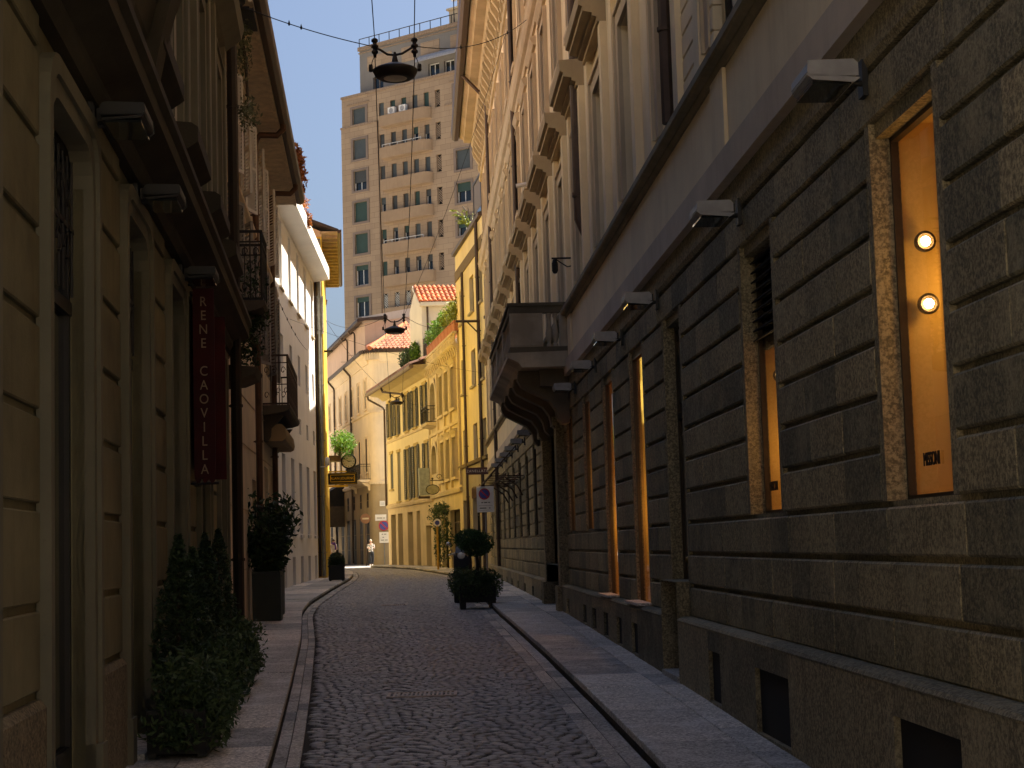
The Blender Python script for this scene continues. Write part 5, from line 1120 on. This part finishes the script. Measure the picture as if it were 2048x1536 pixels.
# hedge planters with lollipop trees at the right kerb
def lollipop(x, y, h, r, label, hr=.42):
    t = thing('potted_topiary', label, 'potted plant', 'topiary planters at the right kerb', loc=(x, y, gz(y)))
    mb = MB(); mb.prism([(-.34, .14), (.34, .14), (.38, .5), (-.38, .5)], -.36, .36)
    for sx in (-1, 1):
        for sy in (-1, 1): mb.box(sx*.3-.06, sx*.3+.06, sy*.28-.06, sy*.28+.06, 0, .16)
    mb.build('planter', blackpot, t, bevel=.01); mb = MB(); mb.box(-.33, .33, -.33, .33, .46, .49); mb.build('soil', soil, t)
    mb = MB(); mb.tube([(0, 0, .45), (.02, 0, .9), (0, .01, h-r*.4)], [.045, .035, .03], 8); mb.build('trunk', bark, t)
    mb = MB(); pts = []
    for q in range(9): a = q*.7; pts += clump_pts(560, (.29*math.cos(a), .36*math.sin(a), .44+random.uniform(-.06, .08)), (.25, .26, .31), .3)
    leaves(mb, pts, .03); mb.build('hedge', lf_m, t)
    mb = MB(); leaves(mb, clump_pts(3200, (0, 0, h), (r, r, r*.74), .28), .024); mb.build('crown', leafmat('topiary_leaf', (.015, .05, .012), (.05, .12, .03), .25), t)
lollipop(1.02, 33.7, 1.32, .37, 'dark hedge planter with a clipped round topiary head, nearest at the right kerb'); lollipop(.97, 37.3, 1.4, .34, 'second hedge planter with a smaller round topiary head, behind the first at the right kerb')
# scooter parked behind the hedge, facing the camera
t = thing('scooter', 'dark motor scooter parked behind the hedge planters at the right kerb', 'scooter', loc=(.92, 44.0, gz(44)))
blk = simple('scooter_black', (.012, .012, .013), .5, 0, .1, 8, .35); chrome = simple('chrome', (.55, .55, .55), .15, 1); tyre = simple('rubber', (.015, .015, .015), .8)
for y in (-.62, .62):
    mb = MB(); mb.lathe([(.16, -.05), (.22, -.055), (.25, -.02), (.25, .02), (.22, .055), (.16, .05)], (0, y, .25), 20, 'x'); o = mb.build('wheel', tyre, t, True); q = MB(); q.lathe([(0, -.03), (.15, -.04), (.165, 0), (.15, .04), (0, .03)], (0, y, .25), 16, 'x'); q.build('rim', chrome, o)
mb = MB(); mb.prism([(-.18, .2), (.1, .22), (.3, .3), (.85, .32), (.9, .62), (.75, .72), (.2, .7), (.05, .4), (-.2, .38)], -.15, .15); mb.build('body', blk, t, bevel=.03)
mb = MB(); mb.prism([(-.42, .38), (-.3, .36), (-.28, .9), (-.38, 1.02), (-.46, .95), (-.5, .6)], -.2, .2); mb.build('leg_shield', blk, t, bevel=.04)
mb = MB(); mb.prism([(-.85, .5), (-.6, .56), (-.4, .48), (-.42, .4), (-.6, .48), (-.83, .42)], -.07, .07); mb.build('mudguard', blk, t, bevel=.01)
mb = MB(); mb.prism([(.12, .7), (.75, .74), (.82, .82), (.7, .86), (.15, .8)], -.14, .14); mb.build('seat', simple('vinyl', (.02, .018, .016), .6), t, bevel=.03)
mb = MB(); mb.tube([(-.33, -.28, 1.0), (-.12, -.36, 1.06), (.12, -.36, 1.06), (.33, -.28, 1.0)], .018, 8); mb.build('handlebar', chrome, t)
for sx in (-1, 1):
    mb = MB(); mb.tube([(sx*.22, -.33, 1.04), (sx*.3, -.36, 1.25)], .008, 5); mb.ball((sx*.32, -.36, 1.3), (.07, .02, .05), 12, 8); mb.build('mirror', chrome, t, True)
mb = MB(); mb.ball((0, -.45, .98), (.1, .06, .09), 14, 10); mb.build('headlight', simple('headlamp_glass', (.6, .62, .62), .1, 0, .05, 5, .8), t, True)
mb = MB(); mb.q((-.16, -.44, 1.05), (.16, -.44, 1.05), (.13, -.36, 1.22), (-.13, -.36, 1.22)); mb.build('windscreen', simple('smoked_acrylic', (.1, .11, .12), .1, 0, .1, 3, .7), t)
# drain grates
def grate(x, y, w, d, label, sk=0):
    t = thing('drain_grate', label, 'drain grate', 'drain grates in the road', loc=(x, y, gz(y)+.008), rz=sk)
    mb = MB(); mb.box(-w, w, -d, -d+.04, -.03, .006).box(-w, w, d-.04, d, -.03, .006).box(-w, -w+.03, -d, d, -.03, .006).box(w-.03, w, -d, d, -.03, .006)
    k = -w+.06
    while k < w-.04: mb.box(k, k+.018, -d+.04, d-.04, -.02, .004); k += .042
    mb.build('frame', simple('worn_iron', (.42, .36, .32), .5, .2, .2, 12), t); mb = MB(); mb.box(-w, w, -d, d, -.012, -.008); mb.build('pit', inside, t)
grate(-.07, 16.4, .34, .24, 'long iron drain grate across the middle of the near setts', -.03); grate(-.74, 36.9, .28, .24, 'small pale drain grate farther up the road, left of the hedge planters')
# ---------------------------------------------------------------- hanging street lamps and their cables
cast = simple('lamp_cast_metal', (.022, .016, .012), .5, .4, .3, 15); lensm = simple('frosted_lens', (.5, .45, .38), .3, 0, .15, 10); cabm = simple('black_cable', (.012, .011, .010), .7)
def streetlamp(loc, label):
    t = thing('hanging_street_lamp', label, 'street lamp', 'street lamps hung over the road', loc=loc)
    mb = MB(); mb.lathe([(0, .12), (.08, .115), (.2, .07), (.28, .035), (.305, .02), (.305, -.005), (.27, -.07), (.22, -.1), (.2, -.1), (.0, -.085)], (0, 0, 0), 28); mb.build('shade', cast, t, True)
    mb = MB(); mb.ball((0, 0, -.085), (.17, .17, .035), 18, 8); mb.build('lens', lensm, t, True)
    mb = MB(); mb.tube([(-.26, 0, .33), (-.2, 0, .31), (-.1, 0, .24), (0, 0, .23), (.1, 0, .25), (.2, 0, .31), (.26, 0, .35)], .017, 8); mb.lathe([(.0, .28), (.018, .27), (.02, .24), (.035, .18), (.05, .13), (.03, .1)], (0, 0, 0), 12); mb.build('yoke', cast, t)
    for sx in (-1, 1):
        mb = MB(); mb.lathe([(0, .2), (.02, .2), (.025, .25), (.045, .26), (.045, .29), (.028, .3), (.028, .33), (.05, .34), (.05, .37), (.028, .38), (.028, .41), (.046, .42), (.046, .45), (.02, .47), (0, .47)], (sx*.27, 0, 0), 12); mb.build('insulator', cast, t, True)
        mb = MB(); mb.tube([(sx*.27, 0, .24), (sx*.31, 0, .14), (sx*.32, 0, .08)], .006, 5); mb.lathe([(0, .1), (.025, .1), (.03, .07), (.03, .02), (.02, .0), (0, .0)], (sx*.33, 0, 0), 10); mb.build('weight', cast, t)
    return t
LP = [(-.26, 22, 7.75), (-.74, 47, 7.5), (-1.2, 76, 7.95)]
st = streetlamp(LP[0], 'large dark round lamp hung over the road before the tower top, nearest of three')
for p, lb in zip(LP[1:], ('smaller hanging round lamp in front of the red roof tiles, middle of the three', 'farthest hanging lamp, in front of the dark shutters of the pale yellow house')):
    c = copy_tree(st); c.location = p; c['label'] = lb
def cable(a, b, sag, label, r=.007, beads=()):
    a, b = Vector(a), Vector(b); mb = MB(); n = 14
    P = [a.lerp(b, i/n)-Vector((0, 0, sag*4*(i/n)*(1-i/n))) for i in range(n+1)]; mb.tube([tuple(p) for p in P], r, 5)
    for u in beads: p = a.lerp(b, u)-Vector((0, 0, sag*4*u*(1-u))); mb.lathe([(0, -.03), (.012, -.02), (.018, 0), (.012, .02), (0, .06)], tuple(p), 8)
    tag(mb.build('overhead_cable', cabm), label, 'cable', 'overhead cables')
T4 = (0.0, -3, 8.0)
for sx, nm in ((-1, 'left'), (1, 'right')):
    q = [Vector(p)+Vector((sx*.27, 0, .47)) for p in (T4, *LP)]
    cable(q[0], q[1], .25, f'dark cable running up and out from the {nm} insulator of the nearest lamp')
    cable(q[1]-Vector((0, 0, .27)), q[2], .5, f'long dark cable from the {nm} side of the nearest lamp to the middle lamp'); cable(q[2]-Vector((0, 0, .27)), q[3], .5, f'thin cable from the {nm} side of the middle lamp to the farthest lamp')
cable((-.53, 22, 8.1), (-2.64, 22.6, 9.0), .06, 'black beaded cable from the nearest lamp to the dark house on the left', beads=(.48, .56, .8, .88, .93)); cable((.02, 22, 8.1), (2.42, 33, 12.1), .25, 'black cable from the nearest lamp up to the cream palace on the right', beads=(.3, .72))
cable((-1.0, 47, 7.9), (-3.55, 62.4, 9.95), .3, 'slack cable from the middle lamp to the tall yellow house'); cable((-.46, 47, 7.9), tuple(R2.w(1.0, 1.0, 9.95)), .3, 'cable from the middle lamp to the iron arm on the yellow house'); cable((-.47, 47, 7.9), (2.44, 41.5, 14.6), .35, 'long slanting cable from the middle lamp up to the palace cornice')
cable((-1.5, 76, 8.35), (-3.95, 68, 10.8), .3, 'cable from the farthest lamp to the eaves on the left'); cable((-.9, 76, 8.35), tuple(R4.w(4, .1, 8.6)), .15, 'short cable from the farthest lamp to the dark shutters')
cable((-3.95, 50, 8.3), (2.35, 63.2, 7.9), .2, 'thin cable crossing the street between the white house and the palace end', .005); cable((-3.2, 34, 7.2), (-4.0, 58, 8.3), .25, 'thin cable with beads along the white house front', .006, (.3, .4, .5, .6))
# ---------------------------------------------------------------- signs
wh = simple('sign_white', (.78, .77, .74), .5, 0, .06, 4); rd = simple('sign_red', (.45, .03, .04), .45, 0, .1, 5); bl = simple('sign_blue', (.05, .07, .32), .45, 0, .1, 5); grey = simple('galvanised_pole', (.27, .27, .26), .45, .5, .15, 6); ink = simple('black_ink', (.02, .02, .02), .6)
def disc(mb, r0, r1, y, c=(0, 0, 0), n=28): mb.lathe([(r0, y), (r1, y), (r1, y+.006), (r0, y+.006)], c, n, 'y'); return mb
def noparking(t, r, c, y=-.012):
    m = MB(); disc(m, r*.8, r, y, c); m.build('red_ring', rd, t); m = MB(); disc(m, 0, r*.8, y+.001, c); m.build('blue_field', bl, t)
    m = MB(); a = math.pi/4; w = r*.11
    d = Vector((math.cos(a), 0, -math.sin(a))); nrm = Vector((math.sin(a), 0, math.cos(a))); C0 = Vector((c[0], y-.002, c[2]))
    m.q(*[tuple(C0+d*sx*r*.84+nrm*sy*w) for sx, sy in ((-1, -1), (1, -1), (1, 1), (-1, 1))]); m.build('red_bar', rd, t)
t = thing('no_parking_sign', 'large white no-parking panel on a post beside the palace wall', 'road sign', loc=(1.76, 48, gz(48)+.12), rz=.03)
mb = MB(); mb.box(-.25, .25, -.01, .01, 2.05, 2.8); mb.build('panel', wh, t, bevel=.006); noparking(t, .165, (-.03, 0, 2.58), -.02)
mb = MB()
for z, a, b in ((2.33, -.12, -.07), (2.33, -.04, .05), (2.33, .08, .13), (2.17, -.17, .02), (2.17, .1, .14)): mb.box(a, b, -.0125, -.0105, z-.012, z+.014)
for z in (2.245, 2.11): mb.box(-.2, .2, -.0125, -.0105, z-.003, z+.003)
mb.build('marking', ink, t); mb = MB(); mb.tube([(0, .04, 0), (0, .04, 2.75)], .03, 10); mb.build('post', grey, t)
fr = CRf
t = thing('no_parking_sign', 'round red and blue no-parking sign with a small panel below, on the far corner house', 'road sign', loc=tuple(CRf.w(-.58, .12, 0)))
noparking(t, .33, (.1, 0, 2.72), -.02); mb = MB(); mb.box(-.2, .42, -.01, .01, 1.62, 2.32); mb.build('panel', wh, t)
mb = MB()
for z, a, b in ((2.18, -.05, .05), (2.18, .1, .25), (1.98, .0, .1), (1.8, -.1, .1), (1.8, .15, .33)): mb.box(a, b, -.0125, -.0105, z-.02, z+.02)
mb.build('marking', ink, t); mb = MB(); mb.tube([(.1, .04, .2), (.1, .04, 3.0)], .03, 8); mb.build('post', grey, t)
t = thing('street_name_plate', 'white street name plate on the corner house above the round sign', 'street sign', loc=tuple(CRf.w(-.5, .03, 3.25)))
mb = MB(); mb.box(-.36, .36, -.015, .015, -.2, .2); mb.build('plate', wh, t); mb = MB(); mb.box(-.26, .1, -.018, -.0155, -.08, .02).box(.14, .26, -.018, -.0155, -.08, .02); mb.build('marking', simple('faded_ink', (.4, .39, .36), .6), t)
t = thing('wall_box', 'small white square box high on the far corner house', 'wall box', loc=tuple(CRf.w(-.62, .03, 4.15))); mb = MB(); mb.box(-.17, .17, -.1, .03, -.17, .17); mb.build('case', wh, t, bevel=.01); mb = MB(); mb.box(-.12, .12, -.104, -.1, -.1, .1); mb.build('lid', lgrey, t)
t = thing('no_entry_sign', 'faded round no-entry sign on a pole at the far corner, behind the walking woman', 'road sign', loc=(-3.75, 104.6, gz(104)))
mb = MB(); disc(mb, 0, .32, -.01, (0, 0, 2.95)); mb.build('disc', simple('faded_red', (.16, .075, .035), .6), t); mb = MB(); mb.box(-.2, .2, -.016, -.011, 2.9, 3.0); mb.build('bar', simple('faded_white', (.4, .33, .22), .6), t); mb = MB(); mb.tube([(0, .05, 0), (0, .05, 3.25)], .04, 8); mb.build('post', lead, t)
t = thing('round_sign', 'small white and blue round sign on a yellow pole before the climbing plant', 'road sign', loc=(.52, 72.5, gz(72.5)+.1))
mb = MB(); disc(mb, .0, .17, -.01, (0, 0, 2.05)); mb.build('disc', wh, t); mb = MB(); disc(mb, .0, .1, -.018, (0, 0, 2.05)); mb.build('emblem', bl, t); mb = MB(); mb.tube([(0, .03, 0), (0, .03, 2.1)], .045, 8); mb.build('post', simple('ochre_yellow_post', (.5, .3, .04), .6), t)
t = thing('shop_sign', 'dark plum hanging sign with pale capitals at the palace end', 'shop sign', loc=(1.98, 61.6, 4.05)); mb = MB(); mb.box(-.42, .42, -.04, .04, -.13, .13); mb.build('board', simple('plum_board', (.08, .035, .035), .5), t, bevel=.01)
text('ZANELLATO', .135, simple('pale_letters', (.6, .55, .5), .5), t, (.02, -.043, 0), spacing=1.15); mb = MB(); mb.tube([(.0, 0, .12), (.48, 0, .12)], .015, 6); mb.box(.46, .49, -.05, .05, -.1, .2); mb.build('bracket', iron, t)
t = thing('shop_sign', 'brown wooden board sign with carved tops beside the white parking panel', 'shop sign', loc=(2.02, 65.0, 3.35)); mb = MB(); mb.box(-.17, .17, -.03, .03, -.22, .16); k = -.17
for k in (-.16, -.1, -.04, .02, .08): mb.prism([(-.03, .16), (.03, .16), (.0, .16+.05+.05*random.random())], k, k+.045)
mb.box(.13, .17, -.035, .035, .1, .34); mb.build('board', simple('sign_wood', (.22, .13, .05), .7, 0, .25, 12), t); mb = MB(); mb.tube([(.17, 0, .2), (.34, .05, .2)], .015, 6); mb.build('bracket', iron, t)
t = thing('shop_sign', 'pale oval hanging sign below an iron bracket on the ornate house', 'shop sign', fr=R3, loc=(5.2, 0, 3.95)); t.rotation_euler = (0, 0, 0); t.location = R3.w(5.2, .65, 3.9)
mb = MB(); mb.v = []; n = 24
P = [(.28*math.cos(2*math.pi*k/n), .2*math.sin(2*math.pi*k/n)) for k in range(n)]
mb.q(*[(x, -.02, z) for x, z in P]).q(*[(x, .02, z) for x, z in P])
for (x, z), (x2, z2) in zip(P, P[1:]+P[:1]): mb.q((x, -.02, z), (x2, -.02, z2), (x2, .02, z2), (x, .02, z))
mb.build('board', simple('pale_sage', (.36, .35, .24), .6), t); mb = MB(); mb.tube([(1.08*x, 0, 1.1*z) for x, z in P+P[:1]], .018, 6); mb.tube([(-.1, 0, .42), (.62, 0, .42)], .018, 6); mb.tube([(0, 0, .2), (0, 0, .5)], .015, 6); mb.ball((0, 0, .5), .05, 8, 6); mb.tube([(.3+.14*math.cos(x)*(1-x/9), 0, .58+.14*math.sin(x)*(1-x/9)) for x in [y*.5 for y in range(13)]], .014, 5); mb.build('bracket', iron, t)
t = thing('light_box', 'pale blue grey upright box sign between the ornate and the pale yellow house', 'shop sign', fr=R4, loc=(.5, 0, 4.55)); mb = MB(); mb.box(-.1, .1, .1, .62, -.75, .6); mb.build('case', simple('pale_blue_grey', (.36, .40, .36), .5), t, bevel=.015); mb = MB(); mb.box(-.08, .08, 0, .66, -.9, -.78); mb.box(-.03, .03, 0, .1, .3, .4); mb.build('bracket', lead, t)
# yellow-framed sign and clock at the yellow house
yel = simple('sign_yellow', (.82, .56, .03), .45, 0, .1, 4)
t = thing('shop_sign', 'black hanging sign with a yellow frame and yellow capitals beneath the clock', 'shop sign', loc=tuple(L4.w(8.2, .75, 4.3))); t.location.x = -3.47
mb = MB(); mb.box(-.62, .62, -.08, .08, -.26, .24); mb.build('board', simple('sign_black', (.02, .018, .01), .5), t, bevel=.01)
mb = MB(); mb.box(-.64, .18, -.1, .1, .27, .32).box(-.62, .22, -.1, .1, -.36, -.28)
for z in (-.15, .14): mb.box(-.5, .5, -.095, -.081, z, z+.02)
for x in (-.52, .5): mb.box(x, x+.02, -.095, -.081, -.15, .16)
k = -.6
while k < .6:
    for z in (-.24, .2): mb.box(k, k+.025, -.093, -.081, z, z+.018)
    k += .05
mb.build('yellow_frame', yel, t); text('ALAN JOURNO', .15, yel, t, (0, -.086, 0), spacing=1.05); mb = MB(); mb.box(-.95, -.6, -.03, .03, .1, .16); mb.box(-.95, -.6, -.03, .03, -.2, -.14); mb.build('bracket', iron, t)
t = thing('clock', 'round white double-sided clock with black rim above the yellow-framed sign', 'clock', loc=tuple(L4.w(8.2, 0, 5.02))); t.location.x = -3.2
mb = MB(); mb.lathe([(.0, -.07), (.27, -.07), (.31, -.085), (.33, -.05), (.33, .05), (.31, .085), (.0, .07)], (0, 0, 0), 32, 'y'); mb.build('case', ink, t, True); mb = MB(); disc(mb, 0, .265, -.086, (0, 0, 0), 32); mb.build('face', wh, t)
mb = MB()
for k in range(12):
    a = k*math.pi/6; m = Vector((math.sin(a), 0, math.cos(a))); e = Vector((math.cos(a), 0, -math.sin(a))); mb.q(*[tuple(m*r+e*w+Vector((0, -.0885, 0))) for r, w in ((.2, -.012), (.2, .012), (.245, .012), (.245, -.012))])
mb.build('hour_mark', ink, t)
for nm, a, L, w in (('hour_hand', math.radians(86), .14, .014), ('minute_hand', math.radians(302), .21, .01)):
    m = Vector((math.sin(a), 0, math.cos(a))); e = Vector((math.cos(a), 0, -math.sin(a))); mb = MB(); mb.q(*[tuple(m*r+e*ww+Vector((0, -.0915, 0))) for r, ww in ((-.04, -w), (-.04, w), (L, w*.6), (L, -w*.6))]); mb.build(nm, ink, t)
mb = MB(); mb.tube([(0, 0, -.33), (0, 0, -.48)], .025, 8); mb.build('bracket', iron, t)
t = thing('security_camera', 'white security camera on the corner of the yellow house', 'camera', loc=tuple(L4.w(-.1, .0, 4.6)))
mb = MB(); mb.lathe([(0, -.18), (.07, -.16), (.09, 0), (.08, .12), (0, .17)], (.08, -.2, 0), 14, 'z'); mb.build('housing', white, t, True); mb = MB(); mb.tube([(-.2, -.1, -.2), (.08, -.2, -.2), (.08, -.2, -.1)], .018, 6); mb.build('arm', white, t)
t = plant('balcony_plant', 'bright green feathery plant in a trough above the clock sign', 'plant', (7.6, .45, 5.0), clump_pts(1500, (.1, .2, .75), (1.0, .65, .62), .55, lumps=10), .06, leafmat('lime_leaf', (.06, .16, .015), (.2, .36, .06), .4), L4, [[(0, 0, .1), (.1, .1, .6)], [(-.2, 0, .1), (-.3, .1, .6)]])
mb = MB(); mb.box(-.6, .6, -.4, .1, 0, .22); mb.build('trough', lead, t)
t = plant('climbing_plant', 'climbing plant with yellowish leaves covering the ornate house entrance', 'climbing plant', (5.2, .1, 0), [], .06, lf_y, R3, [[(-1.6, .1, .1), (-1.5, .12, 2), (-.6, .15, 3.0)], [(1.4, .1, .1), (1.5, .12, 1.8), (.8, .15, 3.0)]])
mb = MB(); pts = clump_pts(700, (0, .15, 2.95), (2.6, .35, .45), .6, lumps=8)+clump_pts(500, (-1.7, .15, 1.7), (.5, .35, 1.4), .5, lumps=6)+clump_pts(650, (1.2, .15, 1.6), (.6, .35, 1.4), .5, lumps=6)+clump_pts(250, (2.6, .2, 2.7), (.7, .3, .7), .5); leaves(mb, pts, .06); mb.build('leaf_curtain', lf_m, t)
for ch in list(t.children):
    if ch.name.startswith('foliage'): bpy.data.objects.remove(ch)
# ivy on the iron balcony, plants at the eaves
t = plant('balcony_ivy', 'dark ivy hanging through and below the scrolled iron balcony on the left', 'ivy', (-8.1, .35, 3.9), clump_pts(900, (0, .05, .75), (.55, .34, .42), .5, lumps=6)+clump_pts(500, (-.1, .0, .3), (.35, .3, .4), .5, lumps=5)+clump_pts(260, (.3, .1, 1.3), (.3, .22, .45), .6), .035, lf_d, L2, [[(0, 0, .9), (0, .1, .4), (0, .15, .0)]])
t = plant('hanging_plant', 'pale trailing plant hanging at the top of the second house on the left', 'hanging plant', (-8.0, .3, 7.9), clump_pts(500, (0, .05, .9), (.3, .2, .75), .5, lumps=6)+clump_pts(260, (.3, .1, -.1), (.25, .2, .3), .5), .035, leafmat('pale_trailing_leaf', (.06, .075, .03), (.2, .22, .13), .3), L2, [[(0, 0, 1.4), (0, .1, .6), (0, .12, .1)]])
mb = MB(); mb.lathe([(0, 1.3), (.14, 1.3), (.17, 1.55), (.15, 1.55), (.13, 1.36), (0, 1.36)], (0, .05, 0), 12); mb.box(-.5, .5, -.3, .25, 1.24, 1.3); mb.build('pot', blackpot, t)
cp = []
for k in range(48): s = .5+5.0*random.random()**.7; cp += clump_pts(26, (s, random.uniform(.58, .78), 9.5+random.random()*.42*(s/5)), (.16, .1, .13), .6)
plant('roof_creeper', 'rust coloured creeper along the roof edge of the shuttered house', 'creeper', (0, 0, 0), cp, .05, lf_r, L2, [[(1.5, .5, 9.45), (3.5, .55, 9.5), (5.4, .6, 9.5)]])
cp = []
for k in range(34): cp += clump_pts(24, (-16.5+random.random()*5.5, random.uniform(.2, .62), 12.05+random.random()*.35), (.2, .14, .2), .6)
cp += clump_pts(160, (-11.6, .66, 11.8), (.12, .1, .35), .6)
plant('roof_creeper', 'rust coloured creeper spilling over the eave of the white house', 'creeper', (0, 0, 0), cp, .055, lf_r, L3, [[(-16, .4, 12), (-13, .5, 12.05), (-11.3, .6, 12)]])
# ---------------------------------------------------------------- people
skin = simple('skin', (.52, .32, .23), .55, 0, .06, 8)
def skinned(name, pts, edges, rad, mat, parent, sub=2):
    me = bpy.data.meshes.new(name); me.from_pydata(pts, edges, []); o = bpy.data.objects.new('tmp', me); COL.objects.link(o)
    m = o.modifiers.new('s', 'SKIN'); m.use_smooth_shade = True; s2 = o.modifiers.new('d', 'SUBSURF'); s2.levels = sub
    for v, r in zip(me.skin_vertices[0].data, rad): v.radius = r if isinstance(r, tuple) else (r, r)
    me.skin_vertices[0].data[0].use_root = True
    dg = bpy.context.evaluated_depsgraph_get(); m2 = bpy.data.meshes.new_from_object(o.evaluated_get(dg)); bpy.data.objects.remove(o); m2.name = name
    m2.materials.clear(); m2.materials.append(mat); k = bpy.data.objects.new(name, m2); COL.objects.link(k); k.parent = parent; return k
def person(label, loc, rz, h, top, bottom, hairm, arms, stride, loose=1.0):
    s = h/1.65; t = thing('person', label, 'person', loc=loc, rz=rz); V = lambda *p: tuple(c*s for c in p)
    P = [V(0, 0, .9), V(0, 0, 1.05), V(0, .01, 1.22), V(0, .01, 1.36), V(0, .0, 1.44), V(0, -.02, 1.52), V(0, -.02, 1.6)]; R = [(.13, .1), (.11, .085), (.13, .09), (.11, .07), (.045, .045), (.062, .075), (.06, .075)]
    E = [(i, i+1) for i in range(6)]
    def chain(a, pts, rr):
        p = a
        for q, r in zip(pts, rr): P.append(V(*q)); R.append(r*s if False else r); E.append((p, len(P)-1)); p = len(P)-1
    for sx, el, ha in arms: chain(3, [(sx*.16, .01, 1.34), el, ha, (ha[0], ha[1]-.06, ha[2]-.015)], [.052, .04, .028, .026])
    for sx, kn, an, toe in stride: chain(0, [(sx*.085, 0, .84), kn, an, toe], [.085, .056, .038, .034])
    R = [tuple(x*s for x in r) if isinstance(r, tuple) else r*s for r in R]; b = skinned('body', P, E, R, skin, t)
    # fingers and face
    mb = MB()
    for sx, el, ha in arms:
        for q in range(4): x = ha[0]+(q-1.5)*.016; L = (.05, .058, .054, .042)[q]; mb.tube([V(x, ha[1]-.06, ha[2]-.015), V(x, ha[1]-.07-L*.6, ha[2]-.025), V(x, ha[1]-.07-L*.9, ha[2]-.05)], .008, 5)
        mb.tube([V(ha[0]-sx*.025, ha[1]-.03, ha[2]), V(ha[0]-sx*.045, ha[1]-.065, ha[2]+.01)], .009, 5)
    mb.ball(V(0, -.1, 1.555), .013*s, 8, 6)
    for sx in (-1, 1): mb.ball(V(sx*.07, -.01, 1.56), (.012, .02, .03), 8, 6)
    mb.build('hand_and_face', skin, b, True)
    mb = MB(); 
    for sx in (-1, 1): mb.ball(V(sx*.026, -.088, 1.575), (.009, .006, .006), 8, 6)
    mb.build('eye', ink, b); mb = MB(); mb.box(-.022*s, .022*s, -.094*s, -.086*s, 1.515*s, 1.522*s); mb.build('mouth', simple('lip', (.4, .15, .13), .5), b)
    mb = MB(); mb.ball(V(0, .012, 1.595), (.078*s, .088*s, .08*s), 14, 10); mb.ball(V(0, .05, 1.54), (.07*s, .06*s, .075*s), 12, 8); mb.build('hair', hairm, t, True)
    TP = [V(0, 0, .84), V(0, 0, 1.0), V(0, .01, 1.2), V(0, .01, 1.37)]; TR = [(.17, .125), (.155, .115), (.16, .115), (.12, .08)]; TE = [(0, 1), (1, 2), (2, 3)]
    for sx, el, ha in arms:
        a = len(TP); m = tuple(x*.75+y*.25 for x, y in zip(el, ha)); TP += [V(sx*.165, .01, 1.345), V(*el), V(*m)]; TR += [.07, .058, .055]; TE += [(3, a), (a, a+1), (a+1, a+2)]
    skinned('top', TP, TE, [tuple(x*s for x in r) if isinstance(r, tuple) else r*s for r in TR], top, t)
    LP_ = [V(0, 0, .96), V(0, 0, .86)]; LR = [(.15, .11), (.155, .12)]; LE = [(0, 1)]
    for sx, kn, an, toe in stride:
        a = len(LP_); LP_ += [V(sx*.085, 0, .78), V(*kn), V(an[0], an[1], an[2]+.03)]; LR += [.1*loose, .085*loose, .08*loose]; LE += [(1, a), (a, a+1), (a+1, a+2)]
    skinned('trousers', LP_, LE, [tuple(x*s for x in r) if isinstance(r, tuple) else r*s for r in LR], bottom, t)
    for sx, kn, an, toe in stride:
        mb = MB(); c = Vector(V(*an)); d = Vector(V(*toe)); mb.ball(tuple((c+d)/2+Vector((0, 0, -.02*s))), (.045*s, .12*s, .045*s), 12, 8); mb.build('shoe', wh, t, True)
    return t
def blouse():
    m, t_, b = nodes('black_and_white_print'); tc = N(t_, 'ShaderNodeTexCoord'); n = noise(t_, tc.outputs['Object'], 14, 2, .5)
    c = mixc(t_, (.75, .73, .7), (.03, .03, .03), ramp(t_, n, .5, .54)); t_.links.new(c, b.inputs['Base Color']); b.inputs['Roughness'].default_value = .8; return m
person('white-haired woman in a black and white blouse and loose black trousers, walking at the bend', (-3.35, 101.5, gz(101)+.005), .25, 1.6, blouse(), simple('black_cloth', (.018, .018, .02), .85), simple('white_hair', (.62, .58, .52), .8), [(-1, (-.22, .0, 1.12), (-.14, -.17, 1.12)), (1, (.22, .0, 1.12), (.12, -.18, 1.16))], [(-1, (-.09, -.08, .46), (-.09, -.02, .09), (-.09, -.13, .045)), (1, (.09, .02, .46), (.09, .16, .1), (.09, .06, .045))], 1.35)
person('person in white with a violet scarf, half hidden behind the clipped box ball', (-5.15, 93.0, gz(93)+.005), .6, 1.62, simple('white_cloth', (.66, .62, .64), .85), simple('dark_trousers', (.03, .028, .03), .85), simple('dark_hair', (.03, .02, .015), .7), [(-1, (-.22, .02, 1.1), (-.2, -.08, .88)), (1, (.22, .0, 1.1), (.14, -.15, 1.15))], [(-1, (-.09, -.04, .46), (-.09, .03, .09), (-.09, -.08, .045)), (1, (.09, .0, .46), (.09, .05, .09), (.09, -.06, .045))])
sc = [o for o in bpy.data.objects if o.name.startswith('person') and 'violet' in o.get('label', '')][0]
mb = MB(); mb.lathe([(.07, 1.34), (.11, 1.36), (.12, 1.42), (.09, 1.46), (.065, 1.46)], (0, 0, 0), 14); mb.tube([(.05, -.1, 1.4), (.06, -.13, 1.2), (.05, -.13, 1.05)], [.03, .04, .035], 6); mb.build('scarf', simple('violet_cloth', (.14, .06, .35), .8), sc, True)
